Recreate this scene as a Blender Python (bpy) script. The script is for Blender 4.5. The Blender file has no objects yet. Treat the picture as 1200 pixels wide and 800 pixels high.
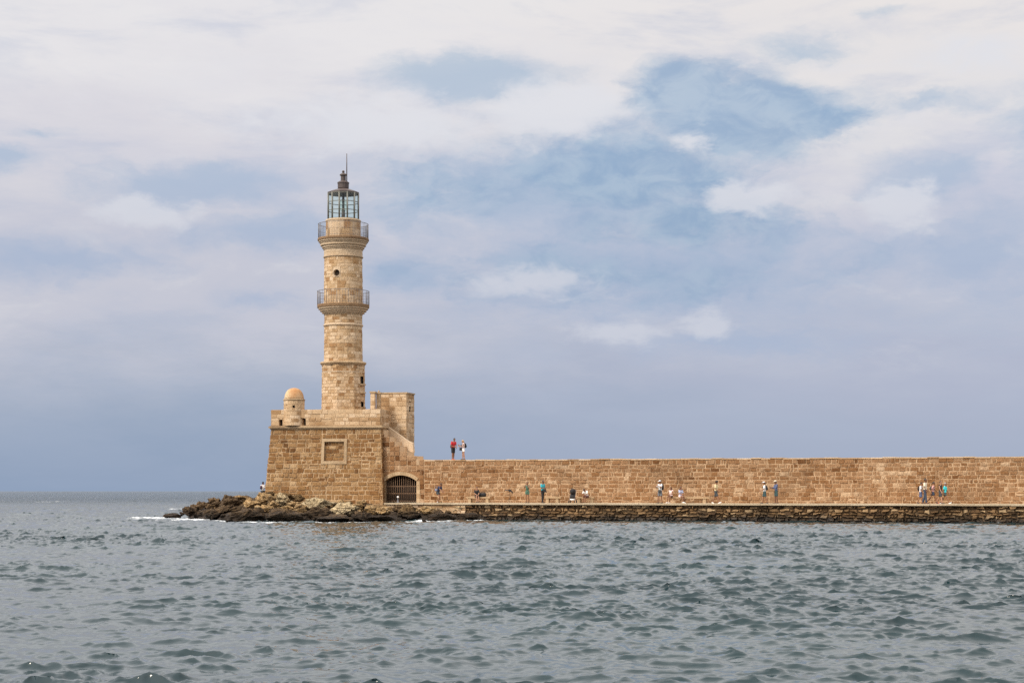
import bpy, bmesh, math, random
import numpy as np
from mathutils import Vector, Matrix, noise as mnoise
R = math.radians
PI = math.pi
sc = bpy.context.scene
col = sc.collection

# ------------------------------------------------------------------ camera
EYE = 2.38                     # metres above the water
FOC = 2145.0                   # focal length in units of 1/1200 of the frame width
HOR = 575.0
cam_d = bpy.data.cameras.new('camera')
cam = bpy.data.objects.new('camera', cam_d)
col.objects.link(cam)
cam.location = (0, 0, EYE)
cam.rotation_euler = (R(90), 0, 0)
cam_d.sensor_width = 36.0
cam_d.lens = FOC / 1200 * 36
cam_d.shift_y = 175 / 1200
cam_d.clip_start = 0.5
cam_d.clip_end = 40000
sc.camera = cam

sc.view_settings.view_transform = 'Standard'
sc.view_settings.look = 'None'
sc.view_settings.exposure = 0.0
sc.view_settings.gamma = 1.0
sc.view_settings.use_curve_mapping = False

sc.cycles.use_denoising = False

def X_at(px, Y): return (px - 600) / FOC * Y
def Z_at(py, Y): return EYE + (HOR - py) / FOC * Y

def lin(r, g, b):
    f = lambda c: (c / 255 / 12.92) if c / 255 <= 0.04045 else ((c / 255 + 0.055) / 1.055) ** 2.4
    return (f(r), f(g), f(b), 1)

# ------------------------------------------------------------------ objects
def tag(o, label=None, cat=None, group=None, kind=None):
    if label: o['label'] = label
    if cat: o['category'] = cat
    if group: o['group'] = group
    if kind: o['kind'] = kind
    return o

def empty(name, loc=(0, 0, 0), label=None, cat=None, group=None):
    o = bpy.data.objects.new(name, None)
    o.empty_display_size = 0.2
    o.location = loc
    col.objects.link(o)
    return tag(o, label, cat, group)

def link_mesh(name, me, parent=None):
    o = bpy.data.objects.new(name, me)
    col.objects.link(o)
    if parent is not None:
        o.parent = parent
        bpy.context.view_layer.update()
        o.matrix_parent_inverse = parent.matrix_world.inverted()
    return o

def np_mesh(name, V, F4, mat, smooth=True):
    me = bpy.data.meshes.new(name)
    V = np.asarray(V, dtype=np.float32); F4 = np.asarray(F4, dtype=np.int32)
    k = F4.shape[1]
    me.vertices.add(len(V)); me.vertices.foreach_set('co', V.ravel())
    me.loops.add(F4.size); me.loops.foreach_set('vertex_index', F4.ravel())
    me.polygons.add(len(F4))
    me.polygons.foreach_set('loop_start', np.arange(0, F4.size, k, dtype=np.int32))
    me.polygons.foreach_set('loop_total', np.full(len(F4), k, dtype=np.int32))
    me.polygons.foreach_set('use_smooth', np.full(len(F4), smooth, dtype=bool))
    me.update(calc_edges=True)
    me.validate()
    if mat: me.materials.append(mat)
    return me

class MB:
    """collects faces (world coordinates) that become one mesh object"""
    def __init__(s): s.v = []; s.f = []; s.tint = []; s.mort = []; s.sm = []
    def face(s, idx, tint=.5, mort=0., sm=False):
        s.f.append(tuple(idx)); s.tint.append(tint); s.mort.append(mort); s.sm.append(sm)
    def add(s, pts):
        n = len(s.v); s.v.extend([tuple(p) for p in pts]); return n
    def quad(s, a, b, c, d, tint=.5, mort=0.):
        n = s.add([a, b, c, d]); s.face((n, n+1, n+2, n+3), tint, mort)
    def box(s, c, size, ax=(1, 0, 0), tint=.5, taper=1.0, ay=None):
        """box centred at c; ax = horizontal direction of its first size"""
        ax = Vector(ax).normalized(); az = Vector((0, 0, 1)); ay_ = Vector(ay) if ay else az.cross(ax)
        c = Vector(c); hx, hy, hz = [q / 2 for q in size]
        P = []
        for z, t in ((-hz, 1), (hz, taper)):
            for x, y in ((-hx, -hy), (hx, -hy), (hx, hy), (-hx, hy)):
                P.append(c + ax * x * t + ay_ * y * t + az * z)
        n = s.add(P)
        for f in ((3, 2, 1, 0), (4, 5, 6, 7), (0, 1, 5, 4), (1, 2, 6, 5), (2, 3, 7, 6), (3, 0, 4, 7)):
            s.face([n + i for i in f], tint)
    def prism(s, poly, off, tint=.5, mort=0.):
        """poly: 3-D points (counter-clockwise seen from +off), extruded by vector off"""
        off = Vector(off); k = len(poly)
        n = s.add([Vector(p) for p in poly]); m = s.add([Vector(p) + off for p in poly])
        s.face([n + i for i in reversed(range(k))], tint, mort); s.face([m + i for i in range(k)], tint, mort)
        for i in range(k):
            j = (i + 1) % k
            s.face((n + i, n + j, m + j, m + i), tint, mort)
    def lathe(s, c, prof, n=48, phase=0., tint=.5, sm=True, closed=False):
        """prof: (radius, z) pairs"""
        rows = []
        for r, z in prof:
            rows.append(s.add([(c[0] + r * math.cos(phase + 2*PI*i/n), c[1] + r * math.sin(phase + 2*PI*i/n), c[2] + z) for i in range(n)]))
        pr = list(zip(rows, rows[1:])) + ([(rows[-1], rows[0])] if closed else [])
        for a, b in pr:
            for i in range(n):
                j = (i + 1) % n
                s.face((a + i, a + j, b + j, b + i), tint, 0., sm)
        if not closed:
            s.face([rows[0] + i for i in reversed(range(n))], tint); s.face([rows[-1] + i for i in range(n)], tint)
    def tube(s, pts, rad, n=8, tint=.5, sm=True, flat=None):
        """tube through pts; rad: number, or list of numbers or (rx, ry) pairs; flat: reference side direction"""
        pts = [Vector(p) for p in pts]
        rows = []
        for i, p in enumerate(pts):
            t = (pts[min(i+1, len(pts)-1)] - pts[max(i-1, 0)]).normalized()
            ref = Vector(flat) if flat is not None else (Vector((0, 0, 1)) if abs(t.z) < .9 else Vector((1, 0, 0)))
            a = (ref - t * ref.dot(t)).normalized(); b = t.cross(a)
            r = rad[i] if isinstance(rad, (list, tuple)) else rad
            rx, ry = r if isinstance(r, (list, tuple)) else (r, r)
            rows.append(s.add([p + a * rx * math.cos(2*PI*k/n) + b * ry * math.sin(2*PI*k/n) for k in range(n)]))
        for a, b in zip(rows, rows[1:]):
            for i in range(n):
                j = (i + 1) % n
                s.face((a + i, a + j, b + j, b + i), tint, 0., sm)
        s.face([rows[0] + i for i in reversed(range(n))], tint); s.face([rows[-1] + i for i in range(n)], tint)
    def ball(s, c, r, n=12, ax=None, tint=.5):
        """ellipsoid, r = three radii along axes ax"""
        ax = ax or (Vector((1, 0, 0)), Vector((0, 1, 0)), Vector((0, 0, 1)))
        c = Vector(c); m = n // 2
        rows = []
        for j in range(1, m):
            th = PI * j / m
            rows.append(s.add([c + ax[0]*r[0]*math.sin(th)*math.cos(2*PI*i/n) + ax[1]*r[1]*math.sin(th)*math.sin(2*PI*i/n) - ax[2]*r[2]*math.cos(th) for i in range(n)]))
        b = s.add([c - ax[2]*r[2]]); t = s.add([c + ax[2]*r[2]])
        for a, d in zip(rows, rows[1:]):
            for i in range(n):
                j = (i + 1) % n
                s.face((a + i, a + j, d + j, d + i), tint, 0., True)
        for i in range(n):
            j = (i + 1) % n
            s.face((b, rows[0] + j, rows[0] + i), tint, 0., True); s.face((t, rows[-1] + i, rows[-1] + j), tint, 0., True)
    def mesh(s, name, mat):
        me = bpy.data.meshes.new(name)
        me.from_pydata(s.v, [], s.f)
        me.polygons.foreach_set('use_smooth', s.sm)
        a = me.attributes.new('tint', 'FLOAT', 'FACE'); a.data.foreach_set('value', s.tint)
        a = me.attributes.new('mortar', 'FLOAT', 'FACE'); a.data.foreach_set('value', s.mort)
        me.update()
        if mat: me.materials.append(mat)
        return me
    def build(s, name, mat, parent=None):
        return link_mesh(name, s.mesh(name, mat), parent)

def masonry(mb, P, U, V, hc=(.32, .42), wc=(.4, .9), openings=(), depth=(.02, .06), joint=.02, bev=.02, seed=1, seg=9., mort_d=0., jit=.0, tmul=(0, 1), vlines=None, tb=None):
    """courses of stones over the surface P(u, v, d); openings: (u0, u1, v0, v1) rectangles left free"""
    rnd = random.Random(seed)
    v = 0.
    if vlines is None:
        vlines = [0.]
        while vlines[-1] < V - hc[0] * .6:
            vlines.append(vlines[-1] + rnd.uniform(*hc))
        k = V / vlines[-1]; vlines = [q * k for q in vlines]
    for v0, v1 in zip(vlines, vlines[1:]):
        us = [0.]; u = rnd.uniform(.3, 1) * wc[1]
        ctint = rnd.gauss(0, .07)
        while u < U - wc[0] * .5:
            us.append(u); u += rnd.uniform(*wc) if rnd.random() < .8 else rnd.uniform(wc[0] * .5, wc[0])
        us.append(U)
        for u0, u1 in zip(us, us[1:]):
            rects = [(u0, u1, v0, v1)]
            for o in openings:
                nr = []
                for a, b, c, d in rects:
                    if b <= o[0] or a >= o[1] or d <= o[2] or c >= o[3]: nr.append((a, b, c, d)); continue
                    if a < o[0]: nr.append((a, o[0], c, d))
                    if b > o[1]: nr.append((o[1], b, c, d))
                    aa, bb = max(a, o[0]), min(b, o[1])
                    if c < o[2]: nr.append((aa, bb, c, o[2]))
                    if d > o[3]: nr.append((aa, bb, o[3], d))
                rects = nr
            if rnd.random() < .07 and v1 - v0 > .3 and len(rects) == 1:      # a pair of thin stones
                vm = (v0 + v1) / 2; rects = [(u0, u1, v0, vm), (u0, u1, vm, v1)]
            for a, b, c, d in rects:
                if b - a < .01 or d - c < .01: continue
                t = min(1, max(0, tmul[0] + (tmul[1]-tmul[0]) * (rnd.random() + ctint + (tb((u0 + u1) / 2, v0) if tb else 0))))
                dep = rnd.uniform(*depth)
                j = min(joint * rnd.uniform(.6, 1.5), (b-a)*.2, (d-c)*.2); w = min(bev, (b-a)*.2, (d-c)*.2)
                n = max(1, int(math.ceil((b - a - 2*j - 2*w) / seg)))
                ug = [a, a+j, a+j+w] + [a+j+w + (b-a-2*j-2*w) * q / n for q in range(1, n)] + [b-j-w, b-j, b]
                vg = [c, c+j, c+j+w, d-j-w, d-j, d]
                jj = [[rnd.uniform(-jit, jit) for _ in range(2)] for _ in range(4)]
                base = len(mb.v); nu = len(ug)
                for iv, vv in enumerate(vg):
                    for iu, uu in enumerate(ug):
                        inner = 2 <= iv <= 3 and 2 <= iu <= nu - 3
                        ring = iv in (0, 5) or iu in (0, nu - 1)
                        du = dv = 0
                        if not ring and jit:
                            q = jj[(0 if iu < nu/2 else 1) + (0 if iv < 3 else 2)]; du, dv = q
                        dd = mort_d if not inner else dep + rnd.uniform(-.012, .012)
                        mb.v.append(tuple(P(uu + du, vv + dv, dd)))
                for iv in range(5):
                    for iu in range(nu - 1):
                        ring = iv in (0, 4) or iu in (0, nu - 2)
                        q = base + iv * nu + iu
                        mb.face((q, q+1, q+nu+1, q+nu), t, 1. if ring else 0.)

# ------------------------------------------------------------------ materials
class NT:
    def __init__(s, tree): s.t = tree
    def n(s, typ, **kw):
        nd = s.t.nodes.new(typ)
        for k, v in kw.items():
            if k.startswith('i_'):
                nd.inputs[k[2:].replace('_', ' ')].default_value = v
            else: setattr(nd, k, v)
        return nd
    def l(s, a, b): s.t.links.new(a, b)
    def put(s, sock, v):
        if isinstance(v, bpy.types.NodeSocket): s.l(v, sock)
        else: sock.default_value = v
    def math(s, op, a, b=None, c=None, clamp=False):
        nd = s.n('ShaderNodeMath', operation=op, use_clamp=clamp)
        s.put(nd.inputs[0], a)
        if b is not None: s.put(nd.inputs[1], b)
        if c is not None: s.put(nd.inputs[2], c)
        return nd.outputs[0]
    def vec(s, op, a, b=None):
        nd = s.n('ShaderNodeVectorMath', operation=op)
        s.put(nd.inputs[0], a)
        if b is not None: s.put(nd.inputs[1], b)
        return nd.outputs['Value'] if op in ('LENGTH', 'DOT_PRODUCT', 'DISTANCE') else nd.outputs[0]
    def mix(s, f, a, b, mode='MIX'):
        nd = s.n('ShaderNodeMix', data_type='RGBA', blend_type=mode)
        s.put(nd.inputs[0], f); s.put(nd.inputs[6], a); s.put(nd.inputs[7], b)
        return nd.outputs[2]
    def ramp(s, f, stops, interp='LINEAR'):
        nd = s.n('ShaderNodeValToRGB'); cr = nd.color_ramp; cr.interpolation = interp
        while len(cr.elements) < len(stops): cr.elements.new(.5)
        for e, (p, c) in zip(cr.elements, stops): e.position = p; e.color = c if len(c) == 4 else (*c, 1)
        s.put(nd.inputs[0], f); return nd.outputs[0]
    def rng(s, f, a, b, c=0., d=1., smooth=True):
        nd = s.n('ShaderNodeMapRange', interpolation_type='SMOOTHSTEP' if smooth else 'LINEAR')
        s.put(nd.inputs[0], f)
        for i, q in enumerate((a, b, c, d)): s.put(nd.inputs[i + 1], q)
        return nd.outputs[0]
    def noise(s, vec, scale, detail=4, rough=.55, out=0, dist=0.):
        nd = s.n('ShaderNodeTexNoise'); s.put(nd.inputs['Vector'], vec)
        nd.inputs['Scale'].default_value = scale; nd.inputs['Detail'].default_value = detail
        nd.inputs['Roughness'].default_value = rough; nd.inputs['Distortion'].default_value = dist
        return nd.outputs[out]

def new_mat(name):
    m = bpy.data.materials.new(name); m.use_nodes = True
    t = NT(m.node_tree); t.b = m.node_tree.nodes['Principled BSDF']; t.m = m
    t.pos = t.n('ShaderNodeNewGeometry').outputs['Position']
    t.obj = t.n('ShaderNodeTexCoord').outputs['Object']
    return t

def bump(t, h, dist=.02, strength=1.):
    b = t.n('ShaderNodeBump'); b.inputs['Distance'].default_value = dist; b.inputs['Strength'].default_value = strength
    t.l(h, b.inputs['Height']); t.l(b.outputs[0], t.b.inputs['Normal'])

def mat_stone(name, stops, mortar, stain=(.2, .14, .08), stain_amt=.5, pos_scale=1., tide=None, rough=.92, var=(.72, 1.18)):
    t = new_mat(name)
    at = t.n('ShaderNodeAttribute', attribute_name='tint').outputs['Fac']
    mo = t.n('ShaderNodeAttribute', attribute_name='mortar').outputs['Fac']
    fine = t.noise(t.pos, 9, 6, .65)
    med = t.noise(t.pos, 2.2, 4, .6)
    big = t.noise(t.pos, .33, 5, .62)
    f = t.math('ADD', at, t.math('MULTIPLY', t.math('SUBTRACT', med, .5), .5), clamp=True)
    c = t.ramp(f, stops)
    mo2 = t.math('MULTIPLY', mo, t.rng(t.noise(t.pos, 1.1, 3), .3, .6, .35, 1.))
    c = t.mix(mo2, c, (*mortar, 1))
    v = t.rng(fine, .25, .75, var[0], var[1], smooth=False)
    c = t.mix(1., c, v, 'MULTIPLY')
    st = t.math('MULTIPLY', t.rng(big, .5, .72), stain_amt)
    c = t.mix(st, c, (*stain, 1))
    pit = t.rng(t.noise(t.pos, 5.5, 5, .7), .60, .72)
    c = t.mix(t.math('MULTIPLY', pit, .55), c, (stain[0]*.5, stain[1]*.45, stain[2]*.4, 1))
    if tide:
        z = t.n('ShaderNodeSeparateXYZ'); t.l(t.pos, z.inputs[0])
        zz = t.math('ADD', z.outputs[2], t.math('MULTIPLY', t.math('SUBTRACT', t.noise(t.pos, .9, 5, .7), .5), tide[2]))
        k = t.rng(zz, tide[0], tide[1], 1., 0.)
        c = t.mix(t.math('MULTIPLY', k, tide[4]), c, (*tide[3], 1))
        t.l(t.math('MULTIPLY_ADD', k, -.45, rough), t.b.inputs['Roughness'])
    else: t.b.inputs['Roughness'].default_value = rough
    t.l(c, t.b.inputs['Base Color'])
    t.b.inputs['Specular IOR Level'].default_value = .25
    bump(t, t.math('ADD', t.math('MULTIPLY', fine, .6), t.noise(t.pos, 28, 4, .7)), .03, .9)
    return t.m

def mat_plain(name, c, rough=.8, var=.15, scale=6., metal=0.):
    t = new_mat(name)
    n = t.noise(t.obj, scale, 4, .6)
    t.l(t.mix(1., (*c[:3], 1), t.rng(n, .25, .75, 1 - var, 1 + var, smooth=False), 'MULTIPLY'), t.b.inputs['Base Color'])
    t.b.inputs['Roughness'].default_value = rough; t.b.inputs['Metallic'].default_value = metal
    bump(t, n, .01, .3)
    return t.m
# ------------------------------------------------------------------ light and sky
SUN_AZ, SUN_EL = R(-130), R(46)         # azimuth measured from +Y (view direction) towards +X: behind the camera, to the left
SDIR = Vector((math.sin(SUN_AZ) * math.cos(SUN_EL), math.cos(SUN_AZ) * math.cos(SUN_EL), math.sin(SUN_EL)))
sun_d = bpy.data.lights.new('sun', 'SUN'); sun_d.energy = 2.6; sun_d.angle = R(12); sun_d.color = (1, .90, .75)
sun = bpy.data.objects.new('sun', sun_d); col.objects.link(sun)
sun.rotation_euler = (-SDIR).to_track_quat('-Z', 'Y').to_euler()

def build_world():
    w = bpy.data.worlds.new('World'); sc.world = w; w.use_nodes = True
    nt = w.node_tree; nt.nodes.clear(); t = NT(nt)
    out = t.n('ShaderNodeOutputWorld')
    d = t.n('ShaderNodeTexCoord').outputs['Generated']
    sp = t.n('ShaderNodeSeparateXYZ'); t.l(d, sp.inputs[0]); x, y, z = sp.outputs
    az = t.math('ARCTAN2', x, y); el = t.math('ARCSINE', z)
    U = t.math('MULTIPLY_ADD', az, 21.2, 6.0)            # sky angles in hundredths: 1 unit = 2.7 degrees
    V = t.math('MULTIPLY_ADD', el, -21.45, 5.75)
    P0 = t.n('ShaderNodeCombineXYZ'); t.l(U, P0.inputs[0]); t.l(V, P0.inputs[1]); P0 = P0.outputs[0]
    dn = t.vec('MULTIPLY', d, (1., 1., 2.2))
    w1 = t.vec('SUBTRACT', t.noise(dn, 7, 5, .58, 1), (.5, .5, .5))
    w2 = t.vec('SUBTRACT', t.noise(dn, 34, 6, .62, 1), (.5, .5, .5))
    P = t.vec('ADD', P0, t.vec('MULTIPLY', w1, (1.1, .55, 0)))
    P = t.vec('ADD', P, t.vec('MULTIPLY', w2, (.75, .42, 0)))
    wisp = t.noise(t.vec('MULTIPLY', d, (1., 1., 3.4)), 9, 8, .62)
    puff = t.noise(t.vec('MULTIPLY', d, (1., 1., 1.7)), 26, 7, .6)
    # cloud deck, paler with height
    Vd = t.math('ADD', V, t.math('MULTIPLY', t.math('SUBTRACT', wisp, .5), 2.6))
    f = t.rng(Vd, -1., 6., 0, 1, smooth=False)
    left = t.ramp(f, [(0., lin(242, 240, 240)), (.2, lin(240, 237, 238)), (.38, lin(226, 223, 229)), (.52, lin(213, 213, 225)), (.66, lin(208, 209, 223)), (.80, lin(180, 189, 210)), (.93, lin(157, 174, 202)), (1., lin(156, 175, 204))])
    right = t.ramp(f, [(0., lin(243, 239, 236)), (.2, lin(242, 236, 233)), (.38, lin(234, 231, 232)), (.52, lin(214, 214, 227)), (.66, lin(197, 202, 220)), (.80, lin(185, 191, 214)), (.93, lin(177, 187, 211)), (1., lin(170, 184, 211))])
    c = t.mix(t.rng(U, 2., 11.), left, right)
    # long pale and lavender streaks through the whole deck
    st = t.noise(t.vec('MULTIPLY', P0, (.42, 1.5, 1.)), 1.0, 8, .6, dist=.4)
    c = t.mix(t.math('MULTIPLY', t.rng(st, .46, .66), .4), c, lin(186, 196, 219))
    c = t.mix(t.math('MULTIPLY', t.math('MULTIPLY', t.rng(st, .46, .30), t.rng(V, 5.0, 3.0)), .55), c, lin(234, 232, 236))
    rag = t.noise(t.vec('MULTIPLY', P, (1., 1.9, 1.)), 1.15, 9, .62, dist=.25)
    rag2 = t.noise(t.vec('MULTIPLY', P0, (.8, 1.4, 1.)), 2.4, 8, .6, dist=.5)
    def field(blobs):
        F = None
        for cx, cy, rx, ry, w in blobs:
            L = t.vec('LENGTH', t.vec('MULTIPLY', t.vec('SUBTRACT', P, (cx, cy, 0)), (1/rx, 1/ry, 0)))
            q = t.math('MULTIPLY_ADD', L, -w, w)
            F = q if F is None else t.math('MAXIMUM', F, q)
        return F
    def layer(blobs, cc, amt, k, lo, hi, nz):
        nonlocal c
        F = t.math('MULTIPLY_ADD', t.math('SUBTRACT', nz, .5), k, field(blobs))
        m = t.math('MULTIPLY', t.rng(F, lo, hi), amt)
        c = t.mix(m, c, lin(*cc) if isinstance(cc, tuple) else cc)
        return m
    # thin blue-grey veil
    layer([(5.5, .95, 1.5, .32, 1.2), (7.7, 3.15, 3.6, .75, 1.), (6.3, 2.3, 2.6, .9, 1.), (2.2, 2.25, 1.5, .36, 1.), (3.3, 2.75, 1.4, .34, .9), (.1, 2.05, .6, .2, 1.), (.8, 3.1, 1.5, .36, .9), (10.75, 2.25, .8, .36, 1.), (11.9, 1.9, .4, .7, .8),
           (11.2, 3.0, 1.3, .6, .9), (9.1, 2.75, .6, .28, .9), (10.2, .43, .3, .09, .6), (9.4, .8, .6, .16, .6), (5.0, 3.2, 1., .36, .8), (.6, 1.7, .4, .12, .7), (9.8, 1.45, .8, .3, .6), (3.2, 3.6, .5, .14, .5), (8.8, 4.0, 1.6, .3, .7), (10.9, 1.42, .7, .14, .8)],
          t.mix(t.rng(V, 0., 4.), lin(186, 202, 219), lin(176, 191, 219)), .85, 1.6, -.2, .85, rag)
    # the deep blue gap
    layer([(8.7, 1.5, 1.25, .62, 1.7), (8.05, 1.15, .8, .42, 1.5), (9.5, 1.58, .75, .26, 1.3), (7.3, 2.1, 1.9, .5, 1.1), (8.0, 2.6, 1.7, .4, .75), (5.4, 2.2, 1.1, .4, .45), (7.2, 3.2, 2.6, .36, .5)],
          t.mix(t.rng(rag2, .35, .65), lin(145, 174, 206), lin(174, 195, 217)), .84, 1.3, -.16, .74, rag)
    # white tops in front of it
    layer([(6.55, 1.38, 1.1, .46, 1.), (8.6, 2.38, .7, .26, 1.), (10.55, 2.52, .5, .36, 1.), (1.75, 2.58, .7, .26, 1.), (8.25, 3.76, .5, .26, .9), (7.2, 3.92, .7, .22, .8), (4.4, 1.5, 2., .5, .7), (6.2, 3.3, .9, .24, .7), (8.02, 1.8, .26, .28, .7), (11.2, .9, 1.0, .3, .5)],
          t.mix(t.rng(V, 1.2, 4.), lin(233, 233, 238), lin(216, 219, 232)), .85, 1.1, .0, .6, rag2)
    c = t.mix(t.math('MULTIPLY', t.rng(V, 4.2, 5.5), .72), c, t.mix(t.rng(U, 1., 10.), lin(150, 170, 200), lin(170, 183, 209)))
    c = t.mix(1., c, t.rng(V, 1.2, 3.4, 1., .93), 'MULTIPLY')
    # deck overhead, out of frame, brightened to lift light and water reflections
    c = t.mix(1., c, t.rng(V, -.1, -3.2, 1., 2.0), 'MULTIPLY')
    # glow added round the hidden sun, behind the camera, for soft front light
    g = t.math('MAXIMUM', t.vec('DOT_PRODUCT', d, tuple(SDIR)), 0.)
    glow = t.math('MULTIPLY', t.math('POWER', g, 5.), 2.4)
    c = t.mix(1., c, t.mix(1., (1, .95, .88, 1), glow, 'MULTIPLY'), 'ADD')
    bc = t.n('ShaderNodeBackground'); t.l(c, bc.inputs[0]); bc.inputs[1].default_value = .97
    sky = t.n('ShaderNodeTexSky'); sky.sky_type = 'NISHITA'; sky.sun_disc = False
    sky.sun_elevation = SUN_EL; sky.sun_rotation = SUN_AZ
    bs = t.n('ShaderNodeBackground'); t.l(sky.outputs[0], bs.inputs[0]); bs.inputs[1].default_value = .1
    mx = t.n('ShaderNodeMixShader'); mx.inputs[0].default_value = .92
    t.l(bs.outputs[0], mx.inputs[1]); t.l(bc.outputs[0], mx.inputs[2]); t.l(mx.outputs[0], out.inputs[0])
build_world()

# ------------------------------------------------------------------ sea
def wave_tile(N, L, wind, peak, hrms, spread, seed, kmax, fall=3.55):
    rg = np.random.default_rng(seed)
    k1 = np.fft.fftfreq(N, L / N) * 2 * PI
    KX, KY = np.meshgrid(k1, k1, indexing='ij')
    K = np.hypot(KX, KY); K[0, 0] = 1
    kp = 2 * PI / peak
    S = K ** -fall * np.exp(-1.25 * (kp / K) ** 2)
    c = (KX * math.cos(wind) + KY * math.sin(wind)) / K
    S *= (np.abs(c) ** spread) * .93 + .07
    S *= np.exp(-(K / kmax) ** 2)
    S[0, 0] = 0
    A = np.sqrt(S) * (rg.normal(size=(N, N)) + 1j * rg.normal(size=(N, N)))
    h = np.fft.ifft2(A).real; sc_ = hrms / h.std(); A *= sc_
    h = np.fft.ifft2(A).real
    dx = np.fft.ifft2(1j * KX / K * A).real; dy = np.fft.ifft2(1j * KY / K * A).real
    return np.stack([h, dx, dy], -1).astype(np.float32), L

def samp(tile, x, y):
    T, L = tile; N = T.shape[0]
    fx = (x / L * N) % N; fy = (y / L * N) % N
    i = np.floor(fx).astype(int) % N; j = np.floor(fy).astype(int) % N
    a = (fx - np.floor(fx))[..., None].astype(np.float32); b = (fy - np.floor(fy))[..., None].astype(np.float32)
    i2 = (i + 1) % N; j2 = (j + 1) % N
    return (T[i, j] * (1-a) + T[i2, j] * a) * (1-b) + (T[i, j2] * (1-a) + T[i2, j2] * a) * b

def build_sea():
    r = [3.]
    while r[-1] < 16000:
        q = r[-1]
        st = max(.065, q * .0016) if q < 420 else (q * min(.0016 * (q / 420) ** 1.8, .06))
        if q < 14: st = .3
        r.append(q + st)
    r = np.array(r)
    fine = np.arange(-.37, .3701, .00105)
    coarse = np.linspace(.37, 2 * PI - .37, 90)[1:-1]
    th = np.concatenate([fine, coarse])
    RR, TH = np.meshgrid(r, th, indexing='ij')
    X = RR * np.sin(TH); Y = RR * np.cos(TH)
    t1 = wave_tile(1024, 46.3, R(80), 1.5, .0285, 4, 5, 30., 3.3)
    t2 = wave_tile(1024, 31.7, R(52), .7, .0125, 2.2, 8, 48., 3.0)
    t3 = wave_tile(256, 173., R(96), 5., .038, 5., 11, 3.)
    gust = samp(wave_tile(256, 400., 0., 60., 1., 0., 21, .6), X, Y)[..., 0] * .2 + 1.
    gust = np.clip(gust, .5, 1.6)
    a, b = math.cos(.55), math.sin(.55)
    s1 = samp(t1, X, Y); s2 = samp(t2, X * a + Y * b, -X * b + Y * a); s3 = samp(t3, X, Y)
    s2 = np.stack([s2[..., 0], s2[..., 1] * a - s2[..., 2] * b, s2[..., 1] * b + s2[..., 2] * a], -1)
    env = samp(wave_tile(512, 83., R(80), 7., 1., 2., 41, 4.), X * .6, Y)[..., 0]
    env = .92 + .14 * np.clip(env, -1.2, 2.)
    D = (s1 + s2 * .9) * (gust * env)[..., None] + s3
    fade = np.clip((900 - RR) / 600, 0, 1) * np.clip((RR - 3) / 5, 0, 1)
    lat = np.clip((.39 - np.abs(np.where(TH > PI, TH - 2*PI, TH))) / .02, 0, 1)
    fade = fade * lat
    ch = 1.15
    H = (D[..., 0] + 1.5 * np.clip(D[..., 0], -.08, .16) ** 2) * fade
    V = np.stack([X + D[..., 1] * fade * ch, Y + D[..., 2] * fade * ch, H], -1)
    nr, nt = X.shape
    I = np.arange(nr * nt).reshape(nr, nt)
    J = np.roll(I, -1, axis=1)
    F = np.stack([I[:-1], I[1:], J[1:], J[:-1]], -1).reshape(-1, 4)
    V = V.reshape(-1, 3)
    # centre cap
    V = np.vstack([V, [[0, 0, 0]]])
    F = np.vstack([F, np.stack([np.full(nt, nr * nt), I[0], J[0], np.full(nt, nr * nt)], -1)])
    tri = F[-nt:, :3]; F = F[:-nt]
    # foam: wave-wash along the rocks and the odd breaking crest
    nz = samp(wave_tile(512, 40., 0., 1.6, 1., 0., 31, 18.), X, Y)[..., 0]
    nz2 = samp(wave_tile(512, 47., 0., 6., 1., 0., 32, 5.), X, Y)[..., 0]
    foam = np.zeros_like(X)
    for px, Yc, rx, ry, amt in FOAM:
        q = np.hypot((X - X_at(px, Yc)) / rx, (Y - Yc) / ry)
        foam = np.maximum(foam, np.clip((1.25 - q + .3 * nz + .15 * nz2) * 2.2, 0, 1) * amt)
    Zl = np.interp(X / Y * FOC + 600, [p for p, _ in WLINE], [q for _, q in WLINE])
    ds = np.abs(Y - Zl + .4 * nz2); inx = (Y > 80) & (Y < 175) & (X / Y * FOC + 600 > 185) & (X / Y * FOC + 600 < 610)
    foam = np.maximum(foam, np.where(inx, np.clip((.9 - ds / 1.3 + .5 * nz) * 1.3, 0, .9) * (nz2 > -.5), 0))
    dq = (X - X_at(500, 153.5)) * -math.sin(R(18.7)) + (Y - 153.5) * -math.cos(R(18.7)) - 4.0
    foam = np.maximum(foam, np.where((Y > 80) & (Y < 175) & (X > -3), np.clip((.35 - np.abs(dq - .1) + .45 * nz) * 1.4, 0, .7) * (nz2 > .3), 0))
    crest = (D[..., 0] > .17) & (nz > 1.2) & (RR > 130) & (RR < 900)
    foam = np.maximum(foam, np.where(crest, .75, 0))
    foam = np.append(foam.ravel(), 0).astype(np.float32)
    t = new_mat('sea_water')
    geo = t.n('ShaderNodeSeparateXYZ'); t.l(t.pos, geo.inputs[0])
    fo = t.n('ShaderNodeAttribute', attribute_name='foam').outputs['Fac']
    fo = t.math('MULTIPLY', fo, t.rng(t.noise(t.pos, 3.5, 6, .7), .3, .6))
    dist = t.vec('LENGTH', t.vec('MULTIPLY', t.pos, (1, 1, 0)))
    c = t.mix(t.rng(t.noise(t.pos, .05, 4), .35, .65), (.009, .022, .026, 1), (.011, .027, .030, 1))
    c = t.mix(fo, c, (.8, .82, .82, 1))
    t.l(c, t.b.inputs['Base Color'])
    t.b.inputs['IOR'].default_value = 1.333
    rg = t.math('ADD', t.rng(dist, 30, 600, .03, .14, smooth=False), t.math('MULTIPLY', fo, .6))
    t.l(rg, t.b.inputs['Roughness'])
    w1 = t.noise(t.vec('MULTIPLY', t.pos, (.75, 1., 1.)), 7., 4, .6)
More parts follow.
